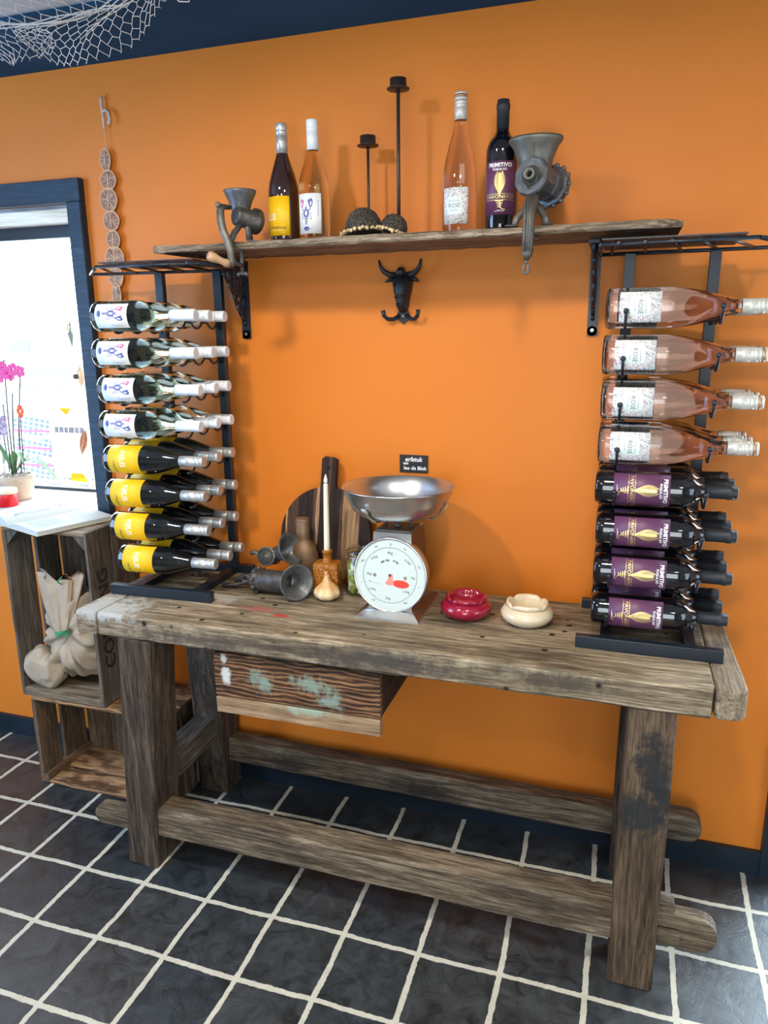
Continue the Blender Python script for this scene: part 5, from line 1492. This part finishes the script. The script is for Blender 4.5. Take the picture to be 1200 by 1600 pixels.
for tx, ang, rad, sz in [('0', 90, 0.082, 0.010), ('100', 62, 0.082, 0.0065), ('200', 20, 0.083, 0.0065), ('3', -18, 0.083, 0.0065), ('400', -58, 0.083, 0.0065), ('600', -122, 0.083, 0.0065), ('7', 198, 0.084, 0.0065), ('800', 156, 0.083, 0.0065), ('900', 118, 0.083, 0.0065),
                        ('4kg', 91, 0.060, 0.0105), ('3,5kg', 135, 0.063, 0.0095), ('3kg', 180, 0.058, 0.0095), ('2,5kg', 220, 0.063, 0.0090), ('2kg', 266, 0.062, 0.0095), ('1,5kg', -42, 0.060, 0.0095), ('1kg', -1, 0.062, 0.0095), ('0,5kg', 40, 0.062, 0.0090)]:
    a = math.radians(ang)
    d.text(tx, sz, at=(rad * math.cos(a), rad * math.sin(a)), mi=2, rot=(a - PI / 2) * (1 if 0 < ang < 180 else 0) * 0.6)
for i, c_ in enumerate('MAX 4kg   e=10g'):
    a = math.radians(128 - i * 5.2)
    if c_ != ' ': d.text(c_, 0.0070, offset=0.0002, at=(0.037 * math.cos(a), 0.037 * math.sin(a) + 0.004), mi=2, rot=a - PI / 2)
d.ell(0.030, -0.021, 0.023, 0.0105, 3, n=24, rot=-0.06)
d.poly([(-0.004, 0.004), (0.007, 0.004), (0.009, -0.010), (0.011, -0.024), (0.004, -0.027), (-0.010, -0.025), (-0.012, -0.020), (-0.005, -0.010)], 4)
d.ell(0, 0, 0.0042, 0.0042, 5); d.ell(-0.042, -0.002, 0.0048, 0.0048, 6); d.ell(0.042, -0.004, 0.0048, 0.0048, 6)
d.line([(-0.056, -0.020), (-0.025, -0.026)], 0.0006, 6).ell(-0.055, -0.020, 0.003, 0.0013, 6)
mm = MB(); d.on_plane(mm, (0, 0, 0.0085), (1, 0, 0), (0, 1, 0), lift=0.00025)
for i in range(len(mm.v)): pass
m.add(mm.v, mm.f, 0, False, DM)
base = len(m.m) - len(mm.m)
for i, k in enumerate(mm.m): m.m[base + i] = k
m.build('dial', [CHR, simple('white_enamel_dial', (0.56, 0.64, 0.61), 0.3), simple('dial_ink', (0.035, 0.05, 0.055), 0.5), simple('red_price_ellipse', (0.80, 0.05, 0.03), 0.4), simple('salmon_pointer_paint', (0.80, 0.25, 0.20), 0.4), simple('pivot_pin', (0.12, 0.06, 0.05), 0.4), simple('tarnished_rivet', (0.26, 0.22, 0.17), 0.5)], ks)

# ------------------------------------------------------------------ ceramic ashtrays
def ashtray(x, y, col, label, rim):
    t = thing('ashtray', label, 'ashtray', (x, y, 0.8005), group='lidded ceramic ashtrays')
    cm = simple('glazed_' + rim, col, 0.12, coat=0.5, noise=0.06, nscale=8)
    MB().lathe([(0.040, 0.0), (0.046, 0.002), (0.060, 0.012), (0.0675, 0.024), (0.0665, 0.034), (0.058, 0.044), (0.050, 0.047), (0.049, 0.0475), (0.046, 0.044), (0.050, 0.030), (0.046, 0.014), (0.0, 0.010)], 56).build('bowl', cm, t)
    vs = []; fs = []; n = 72
    pr = [(0.049, 0.0475), (0.0535, 0.049), (0.0545, 0.055), (0.0520, 0.0605), (0.0475, 0.0605), (0.0435, 0.056), (0.0405, 0.048), (0.037, 0.038), (0.0, 0.034)]
    for (r, z) in pr:
        for k in range(n):
            a = 2 * PI * k / n
            dip = 0.0
            for q in range(4):
                dd = abs((a - (0.9 + q * PI / 2) + PI) % (2 * PI) - PI)
                dip = max(dip, math.exp(-(dd / 0.16) ** 2))
            zz = z - (0.007 * dip if z > 0.054 else 0)
            vs.append((r * math.cos(a), r * math.sin(a), zz))
    for i in range(len(pr) - 1):
        for k in range(n):
            k2 = (k + 1) % n; fs.append((i * n + k, i * n + k2, (i + 1) * n + k2, (i + 1) * n + k))
    MB().add(vs, fs, 0, True).build('notched_lid', cm, t)


ashtray(0.103, -0.262, (0.27, 0.008, 0.030), 'glossy dark red ceramic ashtray with notched rim', 'dark_red')
ashtray(0.262, -0.262, (0.66, 0.55, 0.38), 'glossy cream ceramic ashtray with notched rim', 'cream')

# ------------------------------------------------------------------ wooden crates
W_CR = wood('grey_crate_wood', (0.040, 0.033, 0.028), (0.10, 0.083, 0.066), (0.22, 0.18, 0.14), 'z', blotch=0.4, bump=0.5)
W_CRX = wood('grey_crate_wood_across', (0.05, 0.036, 0.024), (0.18, 0.13, 0.08), (0.40, 0.31, 0.20), 'x', blotch=0.4, bump=0.5)
W_PN = wood('warm_crate_pine', (0.10, 0.050, 0.024), (0.27, 0.145, 0.068), (0.50, 0.29, 0.145), 'x', blotch=0.35, bump=0.4, ring=0.2)
W_PNZ = wood('warm_crate_pine_upright', (0.050, 0.032, 0.021), (0.12, 0.078, 0.050), (0.24, 0.165, 0.11), 'z', blotch=0.35, bump=0.4, holes=0.05)
W_PNY = wood('warm_crate_pine_deep', (0.075, 0.042, 0.024), (0.17, 0.10, 0.058), (0.32, 0.21, 0.125), 'y', blotch=0.35, bump=0.4)
PRT = simple('faded_black_stencil', (0.014, 0.013, 0.013), 0.8)


def plank(name, mat, parent, x0, x1, y0, y1, z0, z1, seed=0, ax='z'):
    rr = random.Random(seed)
    m = MB()
    if ax == 'z':
        th, wd_, c = (x1 - x0, y1 - y0, ((x0 + x1) / 2, (y0 + y1) / 2))
        m.beam((c[0], c[1], z0), (c[0], c[1], z1), abs(wd_), abs(th), side=(0, 1, 0), ch=0.0015, jit=0.0012, seg=10, seed=seed)
    elif ax == 'x':
        c = ((y0 + y1) / 2, (z0 + z1) / 2)
        m.beam((x0, c[0], c[1]), (x1, c[0], c[1]), abs(y1 - y0), abs(z1 - z0), side=(0, 1, 0), ch=0.0015, jit=0.0012, seg=12, seed=seed)
    else:
        c = ((x0 + x1) / 2, (z0 + z1) / 2)
        m.beam((c[0], y0, c[1]), (c[0], y1, c[1]), abs(x1 - x0), abs(z1 - z0), side=(1, 0, 0), ch=0.0015, jit=0.0010, seg=8, seed=seed)
    return m.build(name, mat, parent, True)


# lower crate, long side down
c1 = thing('wooden_crate', 'warm brown wooden crate lying lengthwise on the floor, lower of the two', 'crate', (-1.14, -0.125, 0.0), group='stacked wooden crates')
X0, X1, Y0, Y1, Z0, Z1 = -1.412, -0.872, -0.250, -0.020, 0.002, 0.333
plank('end_plank', W_PNZ, c1, X0, X0 + 0.014, Y0, Y0 + 0.095, Z0 + 0.03, Z1 - 0.012, 61)
plank('end_plank', W_PNZ, c1, X0, X0 + 0.014, Y0 + 0.115, Y1, Z0 + 0.03, Z1 - 0.012, 62)
plank('end_plank', W_PNZ, c1, X1 - 0.014, X1, Y0, Y0 + 0.075, Z0, Z1 - 0.012, 63)
plank('end_plank', W_PNZ, c1, X1 - 0.014, X1, Y0 + 0.085, Y0 + 0.150, Z0, Z1 - 0.012, 64)
plank('end_plank', W_PNZ, c1, X1 - 0.014, X1, Y0 + 0.162, Y1, Z0, Z1 - 0.012, 65)
plank('batten', W_PNY, c1, X0, X0 + 0.035, Y0, Y1, Z0, Z0 + 0.030, 66, 'y')
plank('bottom_board', W_PN, c1, X0 + 0.037, X1 - 0.016, Y0, Y0 + 0.085, Z0, Z0 + 0.012, 67, 'x')
plank('bottom_board', W_PN, c1, X0 + 0.037, X1 - 0.016, Y0 + 0.100, Y1, Z0, Z0 + 0.012, 68, 'x')
plank('top_board', W_PN, c1, X0, X1, Y0, Y0 + 0.075, Z1 - 0.012, Z1, 69, 'x')
plank('top_board', W_PN, c1, X0, X1, Y0 + 0.080, Y0 + 0.155, Z1 - 0.012, Z1, 70, 'x')
plank('top_board', W_PN, c1, X0, X1, Y0 + 0.160, Y1, Z1 - 0.012, Z1, 71, 'x')
bx0 = X0 + 0.02
for i, w_ in enumerate((0.10, 0.105, 0.10, 0.095, 0.09)):
    m = MB(); m.beam((bx0 + w_ / 2, Y1 + 0.007, Z0), (bx0 + w_ / 2, Y1 + 0.007, Z1 - 0.014), 0.010, w_, side=(0, 1, 0), ch=0.0015, jit=0.0012, seg=8, seed=80 + i)
    m.build('back_plank', W_PNZ, c1, True); bx0 += w_ + (0.012 if i == 1 else 0.004)

# upper crate, standing upright
c2 = thing('wooden_crate', 'grey weathered wooden crate standing upright on top of the other crate', 'crate', (-1.27, -0.125, 0.335), group='stacked wooden crates')
X0, X1, Y0, Y1, Z0, Z1 = -1.438, -1.104, -0.254, -0.020, 0.336, 0.934
plank('side_plank', W_CR, c2, X0, X0 + 0.012, Y0, Y0 + 0.110, Z0, Z1 - 0.014, 91)
plank('side_plank', W_CR, c2, X0, X0 + 0.012, Y0 + 0.130, Y1, Z0, Z1 - 0.014, 92)
sp = plank('side_plank', W_CR, c2, X1 - 0.012, X1, Y0, Y0 + 0.112, Z0, Z1, 93)
sp2 = plank('side_plank', W_CR, c2, X1 - 0.012, X1, Y0 + 0.118, Y1, Z0, Z1, 94)
for i, (a, b_) in enumerate([(X0 + 0.016, X0 + 0.112), (X0 + 0.120, X0 + 0.212), (X0 + 0.218, X1 - 0.014)]):
    w_ = b_ - a
    m = MB(); m.beam(((a + b_) / 2, Y1 + 0.006, Z0 + 0.02), ((a + b_) / 2, Y1 + 0.006, Z1 - 0.016), 0.010, w_, side=(0, 1, 0), ch=0.0015, jit=0.0012, seg=8, seed=100 + i)
    m.build('back_plank', W_CR, c2, True)
plank('top_board', W_CRX, c2, X0, X1 - 0.013, Y0 + 0.002, Y0 + 0.112, Z1 - 0.013, Z1, 95, 'x')
plank('top_board', W_CRX, c2, X0, X1 - 0.013, Y0 + 0.118, Y1, Z1 - 0.013, Z1, 96, 'x')
plank('bottom_board', W_CRX, c2, X0 + 0.013, X1 - 0.013, Y0, Y0 + 0.10, Z0, Z0 + 0.030, 97, 'x')
plank('bottom_board', W_CRX, c2, X0 + 0.013, X1 - 0.013, Y0 + 0.105, Y1, Z0, Z0 + 0.018, 98, 'x')
for (cx, s_) in ((X0 + 0.013, 1), (X1 - 0.013, -1)):
    m = MB(); m.prism([(cx, Z1 - 0.014), (cx + s_ * 0.045, Z1 - 0.014), (cx, Z1 - 0.062)], 'y', Y0 + 0.006, Y1)
    m.build('corner_block', W_CR, c2, True)
# stencilled letters, reading upwards on the right side
lt = MB(); d = Decal()
d.text('COBBLING', 0.068, offset=0.0014, at=(0.0, 0.0), mi=0, sx=1.04)
d.on_plane(lt, (X1 + 0.0012, Y0 + 0.056, 0.632), (0, 0, 1), (0, -1, 0), lift=0.0005)
lt.build('stencil', PRT, c2, True)
lt = MB(); d = Decal(); d.text('8', 0.050, at=(-0.075, 0.0), mi=0).text('S', 0.050, at=(0.035, 0.0), mi=0)
d.on_plane(lt, (X1 + 0.0012, Y0 + 0.170, 0.72), (0, 0, 1), (0, -1, 0), lift=0.0005)
lt.build('stencil', simple('very_faded_stencil', (0.055, 0.048, 0.042), 0.85), c2, True)

# ------------------------------------------------------------------ burlap sacks
def burlap():
    m, nt, b = newmat('burlap_cloth'); N, L = nt.nodes, nt.links
    tc = N.new('ShaderNodeTexCoord')
    n_ = N.new('ShaderNodeTexNoise'); n_.inputs['Scale'].default_value = 420; n_.inputs['Detail'].default_value = 2; L.new(tc.outputs['Object'], n_.inputs['Vector'])
    n2 = N.new('ShaderNodeTexNoise'); n2.inputs['Scale'].default_value = 14; n2.inputs['Detail'].default_value = 4; L.new(tc.outputs['Object'], n2.inputs['Vector'])
    r = N.new('ShaderNodeValToRGB'); e = r.color_ramp.elements
    e[0].position = 0.3; e[0].color = (0.26, 0.20, 0.14, 1); e[1].position = 0.7; e[1].color = (0.52, 0.42, 0.31, 1)
    ad = N.new('ShaderNodeMath'); ad.operation = 'MULTIPLY_ADD'; ad.inputs[1].default_value = 0.5; L.new(n_.outputs['Fac'], ad.inputs[0])
    h = N.new('ShaderNodeMath'); h.operation = 'MULTIPLY'; h.inputs[1].default_value = 0.5; L.new(n2.outputs['Fac'], h.inputs[0]); L.new(h.outputs[0], ad.inputs[2])
    L.new(ad.outputs[0], r.inputs['Fac']); L.new(r.outputs['Color'], b.inputs['Base Color']); b.inputs['Roughness'].default_value = 0.9; b.inputs['Specular IOR Level'].default_value = 0.1
    bp = N.new('ShaderNodeBump'); bp.inputs['Strength'].default_value = 0.5; bp.inputs['Distance'].default_value = 0.001; L.new(n_.outputs['Fac'], bp.inputs['Height']); L.new(bp.outputs['Normal'], b.inputs['Normal'])
    return m


BUR = burlap()
from mathutils import noise as mn


def sack_body(c, rad, axis, pleat, seed, n=150, h=56):
    """closed bag, gathered at the +axis pole with radial pleats"""
    vs = []; fs = []
    Rm = V(axis).to_track_quat('Z', 'Y').to_matrix()
    for i in range(h + 1):
        th = PI * i / h
        for k in range(n):
            a = 2 * PI * k / n
            u = math.sin(th); gather = max(0.0, math.cos(th)) ** 1.0
            pr = 1 + pleat * (0.25 + 0.75 * gather) * (0.34 * math.sin(a * 11 + seed + 1.8 * math.sin(a * 2 + th * 3)) + 0.30 * math.sin(a * 19 + seed * 2 + 1.2 * math.sin(a * 3 + th * 4))) * min(1, u * 2)
            zz = math.cos(th)
            if th < 0.75: zz = zz - 0.30 * (1 - th / 0.75) ** 1.5      # dimple towards the knot
            p = V((u * math.cos(a) * pr, u * math.sin(a) * pr, zz + 0.09 * pleat * 3 * math.sin(a * 9 + seed) * u * gather))
            p = Rm @ p
            p = V((p.x * rad[0], p.y * rad[1], p.z * rad[2]))
            q = p * 9 + V((seed * 3.1, 0, 0))
            p += p.normalized() * 0.022 * mn.noise(q) + p.normalized() * 0.009 * mn.noise(q * 3.1)
            vs.append(V(c) + p)
    for i in range(h):
        for k in range(n):
            k2 = (k + 1) % n
            fs.append((i * n + k, (i + 1) * n + k, (i + 1) * n + k2, i * n + k2))
    return vs, fs


def clampv(vs, x0, x1, y0, y1, z0, z1=9):
    return [V((min(max(p.x, x0), x1), min(max(p.y, y0), y1), min(max(p.z, z0), z1))) for p in vs]


sk = thing('burlap_sack', 'plump burlap sack tied with green string in the upper crate', 'sack', (-1.25, -0.14, 0.367), group='burlap sacks')
vs, fs = sack_body((-1.245, -0.150, 0.545), (0.122, 0.100, 0.155), (-0.10, -0.90, 0.20), 0.42, 2.0)
vs = clampv(vs, -1.420, -1.118, -0.30, -0.035, 0.372)
m = MB(); m.add(vs, fs, 0, True); m.build('sack_body', BUR, sk, True)
# loose gathered neck cloth above the knot
vs = []; fs = []; n = 60; h = 16
kx = V((-1.258, -0.238, 0.578))
for i in range(h + 1):
    t = i / h
    cen = kx + V((-0.028 * t - 0.012 * t * t, 0.050 * t + 0.015 * t * t, 0.175 * t))
    for k in range(n):
        a = 2 * PI * k / n
        r = (0.012 + 0.058 * t ** 0.7) * (1 + 0.20 * math.sin(a * 7 + 1.5 * t) + 0.10 * math.sin(a * 13 + 2))
        vs.append(cen + V((r * math.cos(a) * 1.15, r * math.sin(a) * 0.45, (r * 0.22 * math.sin(a * 2 + 1) + 0.010 * math.sin(a * 5)) * t)))
for i in range(h):
    for k in range(n):
        k2 = (k + 1) % n; fs.append((i * n + k, i * n + k2, (i + 1) * n + k2, (i + 1) * n + k))
fs.append([h * n + k for k in range(n)])
vs = clampv(vs, -1.420, -1.118, -0.30, -0.035, 0.372)
m = MB(); m.add(vs, fs, 0, True); m.build('sack_neck', BUR, sk, True)
GS = simple('green_string', (0.03, 0.30, 0.12), 0.6)
m = MB()
for q in range(3):
    m.tube([kx + V((0.020 * math.cos(a), 0.017 * math.sin(a), 0.003 * q + 0.006 * math.cos(a))) for a in [2 * PI * k / 24 for k in range(24)]], 0.0022, 6, closed=True)
m.tube([kx + V((0.015, -0.016, 0.0)), kx + V((0.035, -0.020, 0.010)), kx + V((0.050, -0.012, 0.016)), kx + V((0.040, -0.022, 0.000)), kx + V((0.018, -0.018, -0.004))], 0.0022, 6)
m.tube([kx + V((0.0, -0.017, 0.0)), kx + V((-0.006, -0.024, -0.016))], 0.002, 6)
m.tube([kx + V((-0.010, 0.045, 0.150)), kx + V((-0.006, 0.015, 0.172)), kx + V((0.010, 0.020, 0.190))], 0.0022, 6)
m.build('green_tie', GS, sk, True)
s2_ = thing('burlap_sack', 'slumped small burlap sack in the lower left corner of the upper crate', 'sack', (-1.35, -0.15, 0.367), group='burlap sacks')
vs, fs = sack_body((-1.362, -0.205, 0.432), (0.072, 0.062, 0.074), (0.25, 0.15, 0.95), 0.09, 5.0)
vs = clampv(vs, -1.422, -1.12, -0.262, -0.035, 0.3675)
m = MB(); m.add(vs, fs, 0, True); m.build('sack_body', BUR, s2_, True)

# ------------------------------------------------------------------ open book on the crate
bk = thing('open_book', 'open book with pale printed pages lying across the top of the crate', 'book', (-1.350, -0.140, 0.9365), (0, 0, 1.22))
PG = simple('page_paper', (0.50, 0.52, 0.50), 0.85, spec=0.1); PE = simple('page_edges', (0.60, 0.58, 0.48), 0.8)
def page_block(sgn, lift):
    vs = []; fs = []; nx, ny = 16, 2
    W_, H_ = 0.262, 0.185
    for i in range(nx + 1):
        t = i / nx; y = sgn * H_ * t
        z = 0.006 + lift * math.sin(min(1, t * 2.6) * PI * 0.5) * (1 - 0.55 * t)
        for j in (-1, 1):
            vs += [(j * W_ / 2, y, z), (j * W_ / 2, y, 0.002)]
    for i in range(nx):
        b0 = i * 4; b1 = b0 + 4
        fs += [(b0, b0 + 2, b1 + 2, b1), (b0 + 1, b1 + 1, b1 + 3, b0 + 3), (b0, b1, b1 + 1, b0 + 1), (b0 + 2, b0 + 3, b1 + 3, b1 + 2)]
    fs.append((nx * 4, nx * 4 + 2, nx * 4 + 3, nx * 4 + 1)); fs.append((0, 1, 3, 2))
    m = MB(); m.add(vs, fs, 0, False)
    d = Decal()
    return m, W_, H_, lift
def book_z(t, lift): return 0.006 + lift * math.sin(min(1, t * 2.6) * PI * 0.5) * (1 - 0.55 * t)
for sgn, lift, nm in ((-1, 0.016, 'page_block'), (1, 0.030, 'page_block')):
    m, W_, H_, lf = page_block(sgn, lift)
    rr = random.Random(int(lift * 1000)); d = Decal()
    if sgn < 0:
        for k in range(9): d.line([(-0.11, 0.022 + k * 0.015), (0.0 + rr.uniform(-0.02, 0), 0.022 + k * 0.015)], 0.0022, 1)
        d.poly([(0.015, 0.015), (0.095, 0.015), (0.095, 0.075), (0.015, 0.075)], 2)
        for k in range(5): d.line([(0.02, 0.09 + k * 0.010), (0.09, 0.09 + k * 0.010)], 0.0010, 1)
    else:
        for k in range(6): d.line([(-0.09 + k * 0.006, 0.030 + k * 0.004), (-0.085 + k * 0.006, 0.05 - k * 0.002)], 0.004, 2)
        for k in range(7): d.line([(-0.05 + rr.uniform(-0.01, 0.01), 0.035 + k * 0.013), (0.03, 0.035 + k * 0.013)], 0.0012, 1)
        d.line([(0.055, 0.045), (0.075, 0.085), (0.068, 0.040), (0.088, 0.038)], 0.0016, 3)
    for vs, fs, mi in d.items:
        m.add([(x, sgn * y, book_z(y / H_, lf) + 0.0006) for x, y in vs], fs, mi)
    m.build(nm, [PG, simple('grey_text', (0.20, 0.23, 0.26), 0.8), simple('blue_grey_plate', (0.20, 0.29, 0.37), 0.7), simple('dark_sketch', (0.05, 0.08, 0.10), 0.8)], bk)
MB().bx(-0.135, 0.135, -0.190, 0.190, 0.0, 0.0022).build('cover', PE, bk)
op = thing('open_book', 'thin open booklet lying under the larger book at the left edge', 'book', (-1.435, -0.205, 0.9345), (0, 0, 0.15))
MB().bx(-0.06, 0.05, -0.05, 0.06, 0.0, 0.0015).build('cover', PE, op)

# ------------------------------------------------------------------ fishing net under the ceiling
NETM = simple('off_white_net_cord', (0.72, 0.68, 0.62), 0.8)
net = thing('fishing_net', 'off-white fishing net draped from the ceiling at the top left', 'net', (-0.85, -0.42, 2.28))
def net_sheet(P, nu, nv, r, wob=0.10, seed=1, n=4):
    """hexagonal netting over the parametric surface P(u,v)"""
    rr = random.Random(seed); m = MB()
    J = {}
    def pt(i, j, s):
        key = (i, j, s)
        if key not in J:
            u = (i + (0.5 if (j % 2) else 0) + rr.uniform(-wob, wob)) / nu
            v = (j + (0.22 if s else -0.22) + rr.uniform(-wob, wob)) / nv
            J[key] = P(min(max(u, 0), 1), min(max(v, 0), 1))
        return J[key]
    for j in range(nv + 1):
        for i in range(nu + 1):
            a, b_ = pt(i, j, 0), pt(i, j, 1)
            m.tube([a, b_], r, n, cap=False)
            if j < nv:
                if j % 2 == 0: nb = [(i - 1, j + 1), (i, j + 1)]
                else: nb = [(i, j + 1), (i + 1, j + 1)]
                for (ii, jj) in nb:
                    if 0 <= ii <= nu: m.tube([b_, pt(ii, jj, 0)], r, n, cap=False)
    return m


rope_pts = [(-1.16, 2.290), (-1.05, 2.272), (-0.95, 2.262), (-0.85, 2.263), (-0.77, 2.268), (-0.70, 2.278), (-0.62, 2.296), (-0.55, 2.315)]
def rope(u):
    f = u * (len(rope_pts) - 1); i = min(int(f), len(rope_pts) - 2); t = f - i
    return V((rope_pts[i][0] * (1 - t) + rope_pts[i + 1][0] * t, -0.42, rope_pts[i][1] * (1 - t) + rope_pts[i + 1][1] * t))
def up_sheet(u, v):
    p = rope(u); return V((p.x - 0.15 * v, p.y - 0.50 * v, p.z + (2.329 - p.z) * min(1, v * 1.6) ** 0.8))
def swag(u, v):
    # fans out from the gather point and hangs in an arc to the right
    a = rope(0.30 + 0.78 * u) if u < 0.9 else rope(1.0)
    low = [(-0.985, 2.232), (-0.955, 2.205), (-0.915, 2.178), (-0.86, 2.162), (-0.80, 2.160), (-0.74, 2.172), (-0.68, 2.192), (-0.63, 2.215), (-0.59, 2.245), (-0.565, 2.280)]
    f = u * (len(low) - 1); i = min(int(f), len(low) - 2); t = f - i
    b_ = V((low[i][0] * (1 - t) + low[i + 1][0] * t, -0.42, low[i][1] * (1 - t) + low[i + 1][1] * t))
    p = a.lerp(b_, v ** 0.85); p.y += -0.05 * math.sin(PI * v) + 0.012 * math.sin(u * 14 + v * 5)
    return p
def left_swag(u, v):
    a = rope(0.02 + 0.28 * u)
    p = a + V((0.03 * v * (1 - u) + 0.05 * u * v, 0.02 * math.sin(u * 9), -(0.042 + 0.050 * math.sin(PI * min(1, 0.15 + u * 0.85))) * v))
    p.x += 0.012 * math.sin(v * 7 + u * 5); return p
m = net_sheet(up_sheet, 15, 13, 0.0009, 0.07, 1); m.build('upper_netting', NETM, net, True)
m = net_sheet(swag, 20, 8, 0.0008, 0.14, 2); m.build('hanging_swag', NETM, net, True)
m = net_sheet(left_swag, 11, 5, 0.0008, 0.18, 3); m.build('left_swag', NETM, net, True)
m = MB()
for q in range(4):
    m.tube([rope(k / 30) + V((0, 0.004 * math.sin(k * 0.9 + q * 1.6), 0.005 * math.cos(k * 0.7 + q * 1.57) + 0.0025 * q)) for k in range(31)], 0.0014, 6)
m.build('edge_rope', NETM, net, True)
MB().tube([V((-0.565, -0.42, 2.280)), V((-0.545, -0.42, 2.262)), V((-0.520, -0.42, 2.258)), V((-0.508, -0.42, 2.285)), V((-0.51, -0.42, 2.32))], 0.0013, 6).tube([V((-0.508, -0.42, 2.283)), V((-0.488, -0.42, 2.262)), V((-0.478, -0.42, 2.275)), V((-0.482, -0.42, 2.31))], 0.0013, 6).build('loose_mesh', NETM, net, True)
